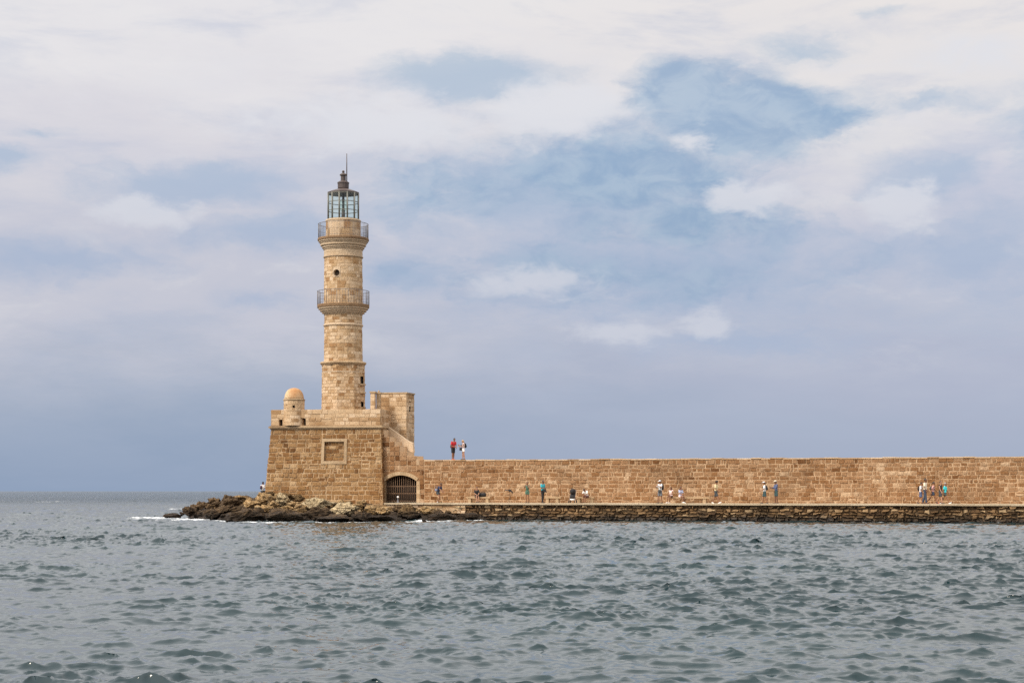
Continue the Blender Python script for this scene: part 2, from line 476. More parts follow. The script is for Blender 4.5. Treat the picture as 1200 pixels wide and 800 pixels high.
    w2 = t.noise(t.vec('MULTIPLY', t.pos, (.55, 1., 1.)), .8, 6, .62)
    far = t.rng(dist, 200, 650)
    h = t.math('ADD', t.math('MULTIPLY', w1, .007), t.math('MULTIPLY', t.math('MULTIPLY', w2, 2.2), far))
    bump(t, h, 1., 1.)
    me = np_mesh('sea', V, F, t.m)
    at = me.attributes.new('foam', 'FLOAT', 'POINT'); at.data.foreach_set('value', foam)
    o = link_mesh('sea', me); tag(o, kind='structure')
    return o
# water line of the rocks, as (bearing, distance) pairs; bearing in the frame's 1/1200ths
WLINE = [(195, 158), (215, 155), (240, 149), (270, 141), (300, 138), (420, 137), (470, 140), (520, 143), (560, 146), (600, 148.4)]
FOAM = [(181, 160, 1.7, 4., 1.), (196, 157, 1.2, 2., .9), (222, 151, 2., 2.2, .95), (231, 149, 1.4, 1.5, .9), (485, 140.6, 1.2, .8, 1.), (476, 140, .9, .7, .9), (60, 400, 2.2, 6, .8), (214, 240, 1.6, 4, .8)]
build_sea()
# ------------------------------------------------------------------ masonry materials
M_WALL = mat_stone('ashlar_wall_stone', [(0., (0.131, 0.054, 0.017)), (.14, (0.218, 0.103, 0.039)), (.4, (0.274, 0.143, 0.065)), (.8, (0.322, 0.184, 0.094)), (.93, (0.367, 0.229, 0.129)), (1., (0.507, 0.351, 0.217))], (0.490, 0.328, 0.194), (0.173, 0.103, 0.055), .45, var=(.5, 1.3))
M_FORT = mat_stone('fortress_stone', [(0., (0.135, 0.060, 0.019)), (.16, (0.224, 0.108, 0.038)), (.5, (0.283, 0.153, 0.059)), (.85, (0.334, 0.193, 0.086)), (1., (0.457, 0.305, 0.164))], (0.492, 0.338, 0.195), (0.162, 0.097, 0.049), .45, var=(.52, 1.28))
M_PALE = mat_stone('pale_limestone', [(0., (0.343, 0.205, 0.100)), (.3, (0.496, 0.337, 0.194)), (.7, (0.559, 0.394, 0.239)), (1., (0.631, 0.468, 0.309))], (0.451, 0.303, 0.177), (0.325, 0.188, 0.085), .45)
M_TOWER = mat_stone('tower_limestone', [(0., (0.323, 0.175, 0.077)), (.25, (0.475, 0.315, 0.170)), (.6, (0.570, 0.403, 0.247)), (1., (0.665, 0.499, 0.332))], (0.437, 0.289, 0.162), (0.380, 0.210, 0.085), .6, var=(.68, 1.15))
M_DRESSED = mat_stone('dressed_pale_stone', [(0., (0.522, 0.385, 0.252)), (1., (0.594, 0.451, 0.309))], (0.450, 0.334, 0.211), (0.360, 0.234, 0.122), .35, var=(.8, 1.1))
M_SLAB = mat_stone('stained_slab_stone', [(0., (0.158, 0.088, 0.044)), (1., (0.304, 0.194, 0.107))], (0.264, 0.188, 0.126), (0.066, 0.034, 0.019), .9, var=(.6, 1.2))
M_CORNICE = mat_stone('weathered_cornice_stone', [(0., (0.396, 0.270, 0.151)), (1., (0.528, 0.384, 0.238))], (0.352, 0.245, 0.159), (0.176, 0.106, 0.056), .8, var=(.7, 1.1))
M_QUAYSLAB = mat_stone('pale_paving_concrete', [(0., (0.426, 0.336, 0.223)), (1., (0.508, 0.408, 0.285))], (0.369, 0.288, 0.193), (0.312, 0.224, 0.139), .4)
M_RUBBLE = mat_stone('rubble_foundation', [(0., (.075, .042, .02)), (.35, (.17, .098, .043)), (.75, (.27, .165, .08)), (1., (.42, .29, .16))], (.10, .065, .035), (.055, .035, .018), .85, tide=(.1, .7, 1.1, (.018, .013, .009), .93))
M_LEAD = mat_plain('weathered_copper_metal', (.065, .046, .040), .55, .4, 3.)
M_FRAME = mat_plain('greenish_painted_iron', (.15, .145, .12), .5, .3, 4.)
M_IRON = mat_plain('grey_railing_iron', (.16, .14, .13), .55, .25, 5.)
M_BAR = mat_plain('rusty_iron_bars', (.15, .085, .045), .7, .3, 5.)
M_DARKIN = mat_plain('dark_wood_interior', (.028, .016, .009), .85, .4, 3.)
M_HOLE = mat_plain('painted_recess_shade', (.05, .035, .022), .95, .3, 3.)  # shade inside the openings, put into a dark base colour

def mat_glass():
    t = new_mat('pale_green_lantern_glass')
    nt = t.t; tr = t.n('ShaderNodeBsdfTransparent'); tr.inputs[0].default_value = (.90, .96, .93, 1)
    gl = t.n('ShaderNodeBsdfGlossy'); gl.inputs['Color'].default_value = (.9, .95, .93, 1); gl.inputs['Roughness'].default_value = .04
    fr = t.n('ShaderNodeLayerWeight'); fac = t.math('MULTIPLY_ADD', t.math('POWER', fr.outputs['Facing'], 4.), .55, .05)
    mx = t.n('ShaderNodeMixShader')
    t.l(fac, mx.inputs[0]); t.l(tr.outputs[0], mx.inputs[1]); t.l(gl.outputs[0], mx.inputs[2])
    t.l(mx.outputs[0], nt.nodes['Material Output'].inputs[0])
    return t.m
M_GLASS = mat_glass()

# ------------------------------------------------------------------ the mole: pavement, quay wall, high wall
AW = R(18.7)
WD = Vector((math.cos(AW), -math.sin(AW), 0)); WN = Vector((-math.sin(AW), -math.cos(AW), 0))
WO = Vector((X_at(500, 153.5), 153.5, 0))
def W(u, w, z): return WO + WD * u + WN * w + Vector((0, 0, z))
def u_at(px, w=0.):
    k = (px - 600) / FOC; o = WO + WN * w
    return (k * o.y - o.x) / (WD.x - k * WD.y)
def Yw(px, w=0.): return (WO + WD * u_at(px, w) + WN * w).y
def zw(px, py, w=0.): return Z_at(py, Yw(px, w))
ZQ, ZT, UEND, QW = 1.42, 4.98, 96., 4.0

def P_wall(u0, z0): return lambda u, v, d: W(u0 + u, d, z0 + v)
UF = u_at(447)                # where the gateway block meets the fortress
U0 = u_at(497)                # foot of the stairs: the high wall starts here

bw = empty('breakwater_wall', W(20, -1.8, ZQ), 'long high wall of golden brown ashlar running from the stairs beside the lighthouse fortress', 'wall')
mb = MB()
US = u_at(1012)
def wall_tone(o): return lambda u, v: .30 * mnoise.noise(((u + o) * .16, v * .5, 2.)) + .16 * mnoise.noise(((u + o) * .9, v * 1.1, 7.))
masonry(mb, P_wall(U0, ZQ - .1), US - U0, ZT - ZQ, (.29, .39), (.30, .82), seed=3, jit=.03, depth=(.01, .055), joint=.034, tmul=(.12, .92), tb=wall_tone(0))
masonry(mb, P_wall(US, ZQ - .1), UEND - US, ZT - ZQ, (.28, .36), (.28, .70), seed=13, jit=.03, depth=(.01, .055), joint=.034, tmul=(.16, .94), tb=wall_tone(40))
mb.build('wall_face', M_WALL, bw)
mb = MB(); mb.prism([W(U0, -.1, ZQ - .3), W(UEND, -.1, ZQ - .3), W(UEND, -.1, ZT - .16), W(U0, -.1, ZT - .16)], WN * -3.4)
masonry(mb, lambda u, v, d: W(UEND - u, -3.5 - d, -1 + v), UEND - U0, ZT + .8, (.4, .5), (.5, 1.1), seed=4, jit=.02)
mb.build('wall_core', M_WALL, bw)
mb = MB(); rnd = random.Random(9); u = U0
while u < UEND:
    l = rnd.uniform(.7, 1.25); z = rnd.uniform(-.03, .02)
    mb.box(W(u + l/2, -1.75, ZT - .04 + z), (l - .012, 3.62 + rnd.uniform(-.07, .05), .09), WD, tint=rnd.random()); u += l
mb.build('coping', M_PALE, bw)

qw = empty('quay_wall', W(20, QW, 0), 'low dark rubble quay wall with wet algae band at the waterline below the walkway', 'wall')
mb = MB()
UQ = u_at(545, QW)
masonry(mb, lambda u, v, d: W(UQ + u, QW + d - .25 + .22 * (1 - v / 1.9) + .16 * mnoise.noise((u * .5, v * 1.2, 3)), -.55 + v + (.10 * mnoise.noise((u * .45, v * .8, 8)) + .06 * mnoise.noise((u * 1.7, v, 5))) * min(1, (ZQ + .4 - v) / .4)), UEND - UQ, ZQ + .55 - .145, (.20, .32), (.18, .8), seed=6, depth=(.0, .20), joint=.03, bev=.05, jit=.07, mort_d=-.08, seg=.25)
mb.build('rubble_facing', M_RUBBLE, qw)
mb = MB(); mb.prism([W(U0 - 7, QW - .38, -1), W(UEND, QW - .38, -1), W(UEND, QW - .38, ZQ - .2), W(U0 - 7, QW - .38, ZQ - .2)], WN * -3.5)
mb.build('fill', M_RUBBLE, qw)
mb = MB()
masonry(mb, lambda u, v, d: W(u_at(452, QW) + u, QW + d - .12, .55 + v), UQ - u_at(452, QW), ZQ - .145 - .55, (.22, .3), (.5, 1.1), seed=7, depth=(.02, .07), jit=.02)
mb.build('upper_facing', M_PALE, qw)

def build_pavement():
    mb = MB(); rnd = random.Random(4); u = u_at(450, QW)
    while u < UEND:
        l = rnd.uniform(1.6, 2.6)
        mb.box(W(u + l/2, (QW + .06) / 2, ZQ - .07 + rnd.uniform(-.012, .006)), (l - .01, QW + .06 + rnd.uniform(-.10, .08), .14), WD, tint=rnd.random()); u += l
    return tag(mb.build('pavement', M_QUAYSLAB), kind='structure')
build_pavement()

# ------------------------------------------------------------------ fortress
AF = R(10)
FD = Vector((math.cos(AF), -math.sin(AF), 0)); FN = Vector((-math.sin(AF), -math.cos(AF), 0))
FY = 154.0
FR = Vector((X_at(448.6, FY), FY, 0))                   # front right foot
def solve_s(px):                                         # distance to the left along the front
    k = (px - 600) / FOC; return (FR.x - k * FR.y) / (FD.x - k * FD.y)
FWID = solve_s(308.8); FDEP = 9.5
ZB, ZC, ZP = .9, 7.62, 9.28                               # foot, cornice, top of the parapet
FL = FR - FD * FWID
def frame_pts(inl, inr, inb, z):
    return [FL + FD * inl - FN * inb, FR - FD * inr - FN * inb, FR - FD * inr - FN * (FDEP - inb), FL + FD * inl - FN * (FDEP - inb)]
BAT_L, BAT_R, BAT_F = .60, .26, .30
bot = frame_pts(0, 0, 0, 0); top = frame_pts(BAT_L, BAT_R, BAT_F, 0)
def P_face(i, j):
    n = ((bot[j] - bot[i]).cross(Vector((0, 0, 1)))).normalized(); L = (bot[j] - bot[i]).length; H = ZC - ZB
    def P(u, v, d):
        a = bot[i].lerp(bot[j], u / L); b = top[i].lerp(top[j], u / L)
        return a.lerp(b, v / H) + n * d + Vector((0, 0, ZB + v))
    return P, L, H
def par(i, j, inset=0.):
    a, b = top[i], top[j]; n = ((b - a).cross(Vector((0, 0, 1)))).normalized(); dd = (b - a).normalized()
    def P(u, v, d): return a + dd * u + n * (d - inset) + Vector((0, 0, ZC + v))
    return P, (b - a).length

ft = empty('fortress', FR - FD * FWID / 2 - FN * 4, 'squat brown stone fortress with battered walls carrying the tall lighthouse tower', 'fortress')
Pf, Lf, Hf = P_face(0, 1)
def fu(px, z):            # front-face coordinate of a bearing at height z
    q = (z - ZB) / Hf; a = bot[0].lerp(top[0], q); b = bot[1].lerp(top[1], q)
    k = (px - 600) / FOC; d = b - a
    return (k * a.y - a.x) / (d.x - k * d.y) * Lf
def fz(py): return Z_at(py, 154.8)
nz0, nz1 = fz(540.5), fz(516.5); nu0, nu1 = fu(379.3, nz0), fu(403.3, nz0)
no0, no1, nv0, nv1 = nu0 - .22, nu1 + .22, nz0 - .2 - ZB, nz1 + .19 - ZB
mb = MB()
masonry(mb, Pf, Lf, Hf, (.31, .44), (.32, .9), [(no0, no1, nv0, nv1)], seed=11, jit=.035, depth=(.01, .055), joint=.036, tmul=(.12, .92), tb=lambda u, v: .3 * mnoise.noise((u * .3, v * .4, 4.)) + .15 * mnoise.noise((u * 1.1, v * 1.1, 9.)))
for i, j in ((1, 2), (2, 3), (3, 0)):
    P_, L_, H_ = P_face(i, j); masonry(mb, P_, L_, H_, (.36, .50), (.4, 1.05), seed=20 + i, jit=.03, depth=(.02, .07))
mb.build('battered_wall', M_FORT, ft)
# walled-up square panel with a pale frame
mb = MB()
masonry(mb, lambda u, v, d: Pf(no0 + u, nv0 + v, d - .16), no1 - no0, nv1 - nv0, (.3, .36), (.35, .7), seed=31, jit=.02)
pn = mb.build('walled_panel', M_FORT, ft)
mb = MB()
def fbar(a, b, c, d, d0=-.2, d1=.07):
    q = [(a, c), (b, c), (b, d), (a, d)]
    n = mb.add([Pf(x, y, d0) for x, y in q]); m = mb.add([Pf(x, y, d1) for x, y in q])
    mb.face([m + k for k in range(4)], .6)
    for k in range(4): mb.face((n + k, n + (k+1) % 4, m + (k+1) % 4, m + k), .6)
w_ = .24
fbar(no0 - .02, no1 + .02, nv0 - .02, nv0 + w_); fbar(no0 - .02, no1 + .02, nv1 - w_, nv1 + .02)
fbar(no0 - .02, no0 + w_, nv0 + w_ + .003, nv1 - w_ - .003); fbar(no1 - w_, no1 + .02, nv0 + w_ + .003, nv1 - w_ - .003)
mb.build('panel_frame', M_CORNICE, pn)
# cornice round the top of the battered wall
mb = MB()
def ring_block(z0, z1, out, tint=.4):
    a = [top[0] - FD*out + FN*out, top[1] + FD*out + FN*out, top[2] + FD*out - FN*out, top[3] - FD*out - FN*out]
    mb.prism([p + Vector((0, 0, z0)) for p in a], (0, 0, z1 - z0), tint)
ring_block(ZC + .001, ZC + .10, .10); ring_block(ZC + .103, ZC + .24, .20); ring_block(ZC + .243, ZC + .30, .12)
mb.build('cornice', M_CORNICE, ft)
# parapet with loopholes
PZ = ZC + .303
Pp, Lp = par(0, 1, -.02)
def pu(px): 
    a, b = top[0], top[1]; k = (px - 600) / FOC; d = (b - a).normalized(); return (k * a.y - a.x) / (d.x - k * d.y)
def P_par(u, v, d): return Pp(u, v + .303, d)
HP = ZP - PZ
def pz(py): return Z_at(py, 155.) - PZ
loops = [(pu(327.2), pu(331.2), pz(499), pz(491)), (pu(351), pu(358.5), pz(498), pz(489.5))]
mb = MB()
masonry(mb, P_par, Lp, HP, (.3, .4), (.45, 1.0), loops, seed=41, jit=.02, depth=(.01, .04), joint=.015)
for i, j in ((1, 2), (2, 3), (3, 0)):
    Pq, Lq = par(i, j, -.02); masonry(mb, lambda u, v, d: Pq(u, v + .303, d), Lq, HP, (.3, .4), (.45, 1.0), seed=42 + i, depth=(.01, .04), joint=.015)
def wall_band(a, b, z0, z1, th):
    a, b = Vector(a), Vector(b); n = ((b - a).cross(Vector((0, 0, 1)))).normalized()
    mb.prism([a + Vector((0, 0, z0)), b + Vector((0, 0, z0)), b - n*th + Vector((0, 0, z0)), a - n*th + Vector((0, 0, z0))], (0, 0, z1 - z0), .6)
# parapet thickness behind the facing, and its top slabs
for i, j in ((1, 2), (2, 3), (3, 0)):
    dd = (top[j] - top[i]).normalized(); wall_band(top[i] + dd * .4, top[j] - dd * .4, PZ, ZP - .004, .5)
for a, b in ((0, loops[0][0]), (loops[0][1], loops[1][0]), (loops[1][1], Lp)):
    p, q = Pp(a, 0, -.02), Pp(b, 0, -.02); p.z = q.z = 0; wall_band(p, q, PZ, ZP - .002, .5)
for a, b, c, d in loops:
    p, q = Pp(a, 0, -.02), Pp(b, 0, -.02); p.z = q.z = 0
    wall_band(p, q, PZ + d, ZP - .002, .5); wall_band(p, q, PZ, PZ + c, .5)
mb.build('parapet', M_PALE, ft)
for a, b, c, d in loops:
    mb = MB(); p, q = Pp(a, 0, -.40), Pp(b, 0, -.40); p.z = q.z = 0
    wall_band(p, q, PZ + c, PZ + d, .08); mb.build('loophole', M_HOLE, ft)  # dark plate closing the hole, its colour standing in for shade
a, b, c, d = loops[1]                                    # arched head of the wider opening
mb = MB(); n = 10
for sgn in (0, 1):
    cu, r_ = (a + b) / 2, (b - a) / 2
    x0 = a if sgn == 0 else b
    arc = [(cu + r_ * math.cos(PI - k * PI/2/n) * (1 if sgn == 0 else -1), d - r_*.75 + r_*.75 * math.sin(k * PI/2/n)) for k in range(n + 1)]
    poly = [(x0, d)] + (arc if sgn == 1 else arc)
    pts = [P_par(u, v, -.03) for u, v in poly]
    mb.prism(pts, FN * -.3)
mb.build('loophole_head', M_PALE, ft)
mb = MB(); mb.prism([p + Vector((0, 0, ZC + .31)) for p in frame_pts(BAT_L+.6, BAT_R+.6, BAT_F+.6, 0)], (0, 0, .06)); mb.build('terrace', M_PALE, ft)
# domed corner turret
tz = lambda py: Z_at(py, 155.6)
uc = pu(343); C = Pp(uc, 0, -.45); C.z = 0
RT = 12.0 / FOC * 155.6
def P_cyl(c, rad, z0, th0=0., tap=0.):
    return lambda u, v, d: Vector((c.x + (rad - tap*v + d) * math.cos(th0 + u / rad), c.y + (rad - tap*v + d) * math.sin(th0 + u / rad), z0 + v))
tu = empty('turret', C + Vector((0, 0, ZC))); tu.parent = ft; bpy.context.view_layer.update(); tu.matrix_parent_inverse = ft.matrix_world.inverted()
mb = MB(); th0 = R(90)
wn = ((R(270 + 4) - th0) * RT)
masonry(mb, P_cyl(C, RT, PZ, th0), 2 * PI * RT, tz(469) - PZ, (.26, .33), (.4, .8), [(wn - .1, wn + .1, tz(478) - PZ, tz(475) - PZ)], seed=51, depth=(.008, .02), joint=.012, bev=.01, seg=.12)
mb.build('turret_wall', M_PALE, tu)
mb = MB(); mb.lathe((C.x, C.y, 0), [(RT - .22, PZ), (RT - .22, tz(469.5))], 24); mb.build('turret_inside', M_HOLE, tu)
mb = MB(); mb.lathe((C.x, C.y, 0), [(RT + .02, tz(469.2)), (RT + .07, tz(468.6)), (RT + .07, tz(467.6)), (RT - .02, tz(467))], 40); mb.build('turret_moulding', M_CORNICE, tu)
mb = MB(); zd = tz(467.02); hd = tz(454) - zd
mb.lathe((C.x, C.y, 0), [((RT - .04) * math.cos(k * PI/2/12) ** .85 if k < 12 else .02, zd + hd * math.sin(k * PI/2/12)) for k in range(13)], 40)
mb.build('dome', mat_stone('ochre_dome_plaster', [(0., (.56, .40, .23)), (1., (.64, .48, .30))], (.5, .4, .2), (.38, .18, .07), .95), tu)

# ------------------------------------------------------------------ gateway block with the stairs (joins fortress and high wall)
gu0, gu1 = u_at(451), u_at(488.3)
zg0, zgs, zga = ZQ - .02, zw(470, 563.5), zw(470, 556.5)
gw = empty('gateway', W((UF + U0)/2, 0, ZQ), 'stone gateway block with stepped stairs above a low barred arch between fortress and wall', 'gateway')
steps = [(447.5, 505), (456.5, 511.5), (462.5, 517), (468.5, 522.5), (477, 528.8), (488, 534), (497, 538)]
mb = MB()
for k in range(len(steps)):
    ua = UF - .25 if k == 0 else u_at(steps[k-1][0]); ub = u_at(steps[k][0])
    zt = zw(steps[k][0], steps[k][1] if k == 0 else steps[k][1]) if k else zw(447, 503)
    v1 = zt
    ops = [(gu0 - .3 - ua, gu1 + .3 - ua, -1, zga + .28 - (ZQ - .1))]
    vl = [0.]; n = max(2, round((v1 - ZQ + .1) / .40))
    vl = [(v1 - ZQ + .1) * q / n for q in range(n + 1)]
    # courses shared by all the columns so that they run through
    vl = [q for q in np.arange(0, v1 - ZQ + .1 - .12, .40)] + [v1 - ZQ + .1]
    masonry(mb, P_wall(ua, ZQ - .1), ub - ua, v1 - ZQ + .1, (.36, .46), (.45, .9), ops, seed=61 + k, jit=.02, depth=(.02, .07), vlines=vl)
mb.build('stair_wall', M_WALL, gw)
mb = MB()
for k in range(len(steps)):
    ua = UF - .25 if k == 0 else u_at(steps[k-1][0]); ub = u_at(steps[k][0])
    zt = zw(steps[k][0], steps[k][1]) if k else zw(447, 503)
    mb.prism([W(ua, -.02, zga + .6 if ub < gu1 + 1.2 else ZQ), W(ub, -.02, zga + .6 if ub < gu1 + 1.2 else ZQ), W(ub, -.02, zt - .01), W(ua, -.02, zt - .01)], WN * -1.6, tint=.7)
mb.build('steps', M_PALE, gw)
mb = MB()                                                 # pale sloping balustrade on the far side of the stairs
wq = -1.62
pl = [(444, 494), (446.5, 494.2), (478, 516.5), (483.5, 519), (484.5, 530), (478, 528), (444, 512)]
mb.prism([W(u_at(px, wq), wq, zw(px, py, wq)) for px, py in reversed(pl)], WN * -.35, tint=.8)
mb.build('stair_parapet', M_DRESSED, gw)
# arch surround
mb = MB(); n = 14
gc = (gu0 + gu1) / 2; ga = (gu1 - gu0) / 2; rise = zga - zgs
Rr = (ga * ga + rise * rise) / (2 * rise); zc = zga - Rr; phi = math.asin(ga / Rr)
for k in range(n):
    t0, t1 = -phi + 2*phi*k/n, -phi + 2*phi*(k+1)/n - .004
    pts = [(gc + Rr*math.sin(t0), zc + Rr*math.cos(t0)), (gc + Rr*math.sin(t1), zc + Rr*math.cos(t1)), (gc + (Rr+.3)*math.sin(t1), zc + (Rr+.3)*math.cos(t1)), (gc + (Rr+.3)*math.sin(t0), zc + (Rr+.3)*math.cos(t0))]
    mb.prism([W(u, -.45, z) for u, z in pts], WN * .53, tint=random.Random(k).random())
for ua, ub in ((gu0 - .3, gu0), (gu1, gu1 + .3)):
    z = ZQ; i = 0
    while z < zgs - .02:
        h = min(.36, zgs + .02 - z); mb.box(W((ua+ub)/2, -.2, z + h/2), (ub - ua, .52, h - .008), WD, tint=random.Random(i).random()); z += h; i += 1
mb.build('arch_surround', M_CORNICE, gw)
mb = MB()                                                 # spandrels between the arch ring and the coursed wall
zt = zga + .285
for sgn in (-1, 1):
    arc = [(gc + sgn*(Rr+.29)*math.sin(phi*k/10), zc + (Rr+.29)*math.cos(phi*k/10)) for k in range(11)]
    poly = arc + [(gc + sgn*(ga+.004), zgs + .022), (gc + sgn*(ga+.31), zgs + .022), (gc + sgn*(ga+.31), zt), (gc, zt)]
    if sgn == -1: poly = poly[::-1]
    mb.prism([W(u, -.3, z) for u, z in poly], WN * .33)
for ua, ub in ((gu0 - .3, gu0 - .0), (gu1 + .0, gu1 + .3)):
    pass
mb.build('spandrel', M_WALL, gw)
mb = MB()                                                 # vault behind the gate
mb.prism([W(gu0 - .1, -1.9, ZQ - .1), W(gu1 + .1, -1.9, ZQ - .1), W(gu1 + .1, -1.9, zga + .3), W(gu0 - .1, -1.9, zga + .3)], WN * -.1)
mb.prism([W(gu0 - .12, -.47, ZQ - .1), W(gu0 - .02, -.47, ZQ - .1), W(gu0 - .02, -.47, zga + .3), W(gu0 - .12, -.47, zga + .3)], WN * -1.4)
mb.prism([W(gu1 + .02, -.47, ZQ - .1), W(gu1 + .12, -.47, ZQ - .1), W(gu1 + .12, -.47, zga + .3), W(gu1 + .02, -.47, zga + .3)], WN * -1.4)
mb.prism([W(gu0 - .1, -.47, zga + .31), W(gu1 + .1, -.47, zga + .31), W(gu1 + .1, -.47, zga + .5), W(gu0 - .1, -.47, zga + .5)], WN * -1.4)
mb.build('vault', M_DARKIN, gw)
mb = MB()
def arch_z(u): return zc + math.sqrt(max(0, Rr*Rr - (u - gc)**2))
nb = 15
for k in range(nb):
    u = gu0 + (gu1 - gu0) * (k + .5) / nb
    mb.tube([W(u, -.22, ZQ), W(u, -.22, arch_z(u) - .01)], .024, 6)
for z in (ZQ + .12, ZQ + .75, ZQ + 1.35): mb.box(W(gc, -.25, z), (gu1 - gu0 - .02, .03, .06), WD)
g = mb.build('gate', M_BAR, gw)
mb = MB()
nl = 9
for k in range(nl):
    ua = gu0 + .03 + (gu1 - gu0 - .06) * k / nl; ub = gu0 + .03 + (gu1 - gu0 - .06) * (k + 1) / nl - .015
    mb.box(W((ua + ub)/2, -.75, (ZQ + zgs)/2 - .15), (ub - ua, .04, zgs - ZQ - .35), WD, tint=random.Random(k).random())
mb.build('door_boards', M_DARKIN, gw)

# ------------------------------------------------------------------ guard house behind the stairs
AG = R(14)
GD = Vector((math.cos(AG), -math.sin(AG), 0)); GN = Vector((-math.sin(AG), -math.cos(AG), 0))
GY = 157.6; GR = Vector((X_at(476.3, GY), GY, 0)); gz = lambda py: Z_at(py, GY)
GW = (X_at(476.3, GY) - X_at(443.5, GY)) / .985; GDP = 2.25
gh = empty('guard_house', GR - GD*GW/2 - GN*1 + Vector((0, 0, 5)), 'small flat-topped pale stone guard house standing behind the stairs at the foot of the lighthouse', 'building')
zb, zt_ = 4.6, gz(461)
gt = (zt_ - zb)
mb = MB()
sl = gz(481.5) - zb, gz(470) - zb
masonry(mb, lambda u, v, d: GR - GD*(GW - u) + GN*d + Vector((0, 0, zb + v)), GW, gt, (.3, .42), (.5, 1.0), seed=71, depth=(.01, .04), joint=.016, jit=.01)
masonry(mb, lambda u, v, d: GR - GN*u + GD*d + Vector((0, 0, zb + v)), GDP, gt, (.3, .42), (.5, 1.0), [(.75, 1.15, sl[0], sl[1])], seed=72, depth=(.01, .04), joint=.016)
masonry(mb, lambda u, v, d: GR - GN*GDP - GD*u - GN*d + Vector((0, 0, zb + v)), GW, gt, (.3, .42), (.5, 1.0), seed=73, depth=(.01, .04))
masonry(mb, lambda u, v, d: GR - GD*GW - GN*(GDP - u) - GD*d + Vector((0, 0, zb + v)), GDP, gt, (.3, .42), (.5, 1.0), seed=74, depth=(.01, .04))
mb.build('wall', M_PALE, gh)
mb = MB(); mb.prism([GR - GD*.25 - GN*.25 + Vector((0,0,zb)), GR - GD*.25 - GN*(GDP-.25) + Vector((0,0,zb)), GR - GD*(GW-.25) - GN*(GDP-.25) + Vector((0,0,zb)), GR - GD*(GW-.25) - GN*.25 + Vector((0,0,zb))], (0, 0, gt - .1)); mb.build('slot_window', M_HOLE, gh)  # dark block behind the slot, coloured as the shade within
mb = MB(); q = .07
mb.prism([GR + (GD+GN)*q + Vector((0,0,zt_)), GR + GD*q - GN*(GDP+q) + Vector((0,0,zt_)), GR - GD*(GW+q) - GN*(GDP+q) + Vector((0,0,zt_)), GR - GD*(GW+q) + GN*q + Vector((0,0,zt_))], (0, 0, .12)); mb.build('roof_slab', M_CORNICE, gh)
# the two slim piers beside it
for px, pw, pyt, Yp, lab in ((437.2, 5.2, 458.5, 156.6, 'slim pale stone pier rising from the fortress parapet nearest the lighthouse tower'), (443.8, 4.6, 459.5, 157.0, 'slim capped stone pier standing against the corner of the guard house')):
    x = X_at(px, Yp); w0 = pw / FOC * Yp; z1 = Z_at(pyt, Yp)
    pr = empty('stone_pier', (x, Yp, ZC + .3), lab, 'pier', 'piers at the head of the stairs')
    mb = MB(); c = Vector((x, Yp, 0))
    zb2 = ZC + .3; hh = z1 - .14 - zb2
    for k in range(4):
        a = AF + k * PI/2; dd = Vector((math.cos(a), -math.sin(a), 0)); nn = Vector((-math.sin(a), -math.cos(a), 0))
        masonry(mb, lambda u, v, d: c + dd*(u - w0/2) + nn*(w0/2 + d) + Vector((0, 0, zb2 + v)), w0, hh, (.3, .4), (.4, .5), seed=80 + k, depth=(.004, .012), joint=.012, bev=.008)
    mb.build('shaft', M_PALE if px < 440 else M_CORNICE, pr)
    mb = MB(); mb.box((x, Yp, z1 - .07), (w0 + .12, w0 + .12, .14), FD); 
    if px > 440: mb.ball((x, Yp, z1 + .07), (.09, .09, .1), 10)
    mb.build('cap', M_CORNICE, pr)
# ------------------------------------------------------------------ lighthouse tower
TY = 159.0
TC = Vector((X_at(402.3, TY), TY, 0))
tk = FOC / TY
def tzz(py): return Z_at(py, TY)
def tr(pxw): return pxw / tk
lh = empty('lighthouse', TC + Vector((0, 0, ZC + .37)), 'tall slender pale stone lighthouse tower with two railed galleries and a glazed lantern', 'lighthouse')
FACE = math.atan2(-TC.y, -TC.x)                         # direction towards the viewer's side
def P_poly(n, r0, r1, z0, z1, ph):
    """coursed surface of an n-sided tapering shaft (n = 0: round), starting at the back"""
    def P(u, v, d):
        th = FACE + PI + u / r0
        q = v / (z1 - z0); r = r0 + (r1 - r0) * q
        if n:
            s = 2*PI/n; a = ((th - ph) % s) - s/2
            r = r * math.cos(s/2) / math.cos(a) * 1.0
        r += d
        return Vector((TC.x + r*math.cos(th), TC.y + r*math.sin(th), z0 + v))
    return P
def shaft(name, n, p0, p1, y0, y1, ph, seed, ops=(), mat=None, hc=(.24, .34), depth=(.006, .035)):
    r0, r1, z0, z1 = tr(p0), tr(p1), tzz(y0), tzz(y1)
    mb = MB()
    o = [((a - FACE - PI) % (2*PI) * r0 - w/2, (a - FACE - PI) % (2*PI) * r0 + w/2, b0 - z0, b1 - z0) for a, w, b0, b1 in ops]
    masonry(mb, P_poly(n, r0, r1, z0, z1, ph), 2*PI*r0, z1 - z0, hc, (.3, .75), o, seed=seed, depth=depth, joint=.014, bev=.012, seg=.14, mort_d=0., jit=.008)
    k = 64
    mb2 = MB(); mb2.lathe((TC.x, TC.y, 0), [(r0 * .86, z0), (r1 * .86, z1)], 48)
    ob = mb.build(name, mat or M_TOWER, lh)
    mb2.build('core', M_HOLE, ob)
    return ob
PH8 = FACE + PI/8 + R(6); PH16 = FACE + PI/16
aw = FACE + R(62)
low = shaft('lower_shaft', 8, 26.6, 25.8, 489, 428.5, PH8, 101, [(aw, .42, tzz(450.5), tzz(441.5)), (aw, .40, tzz(477.5), tzz(471))])
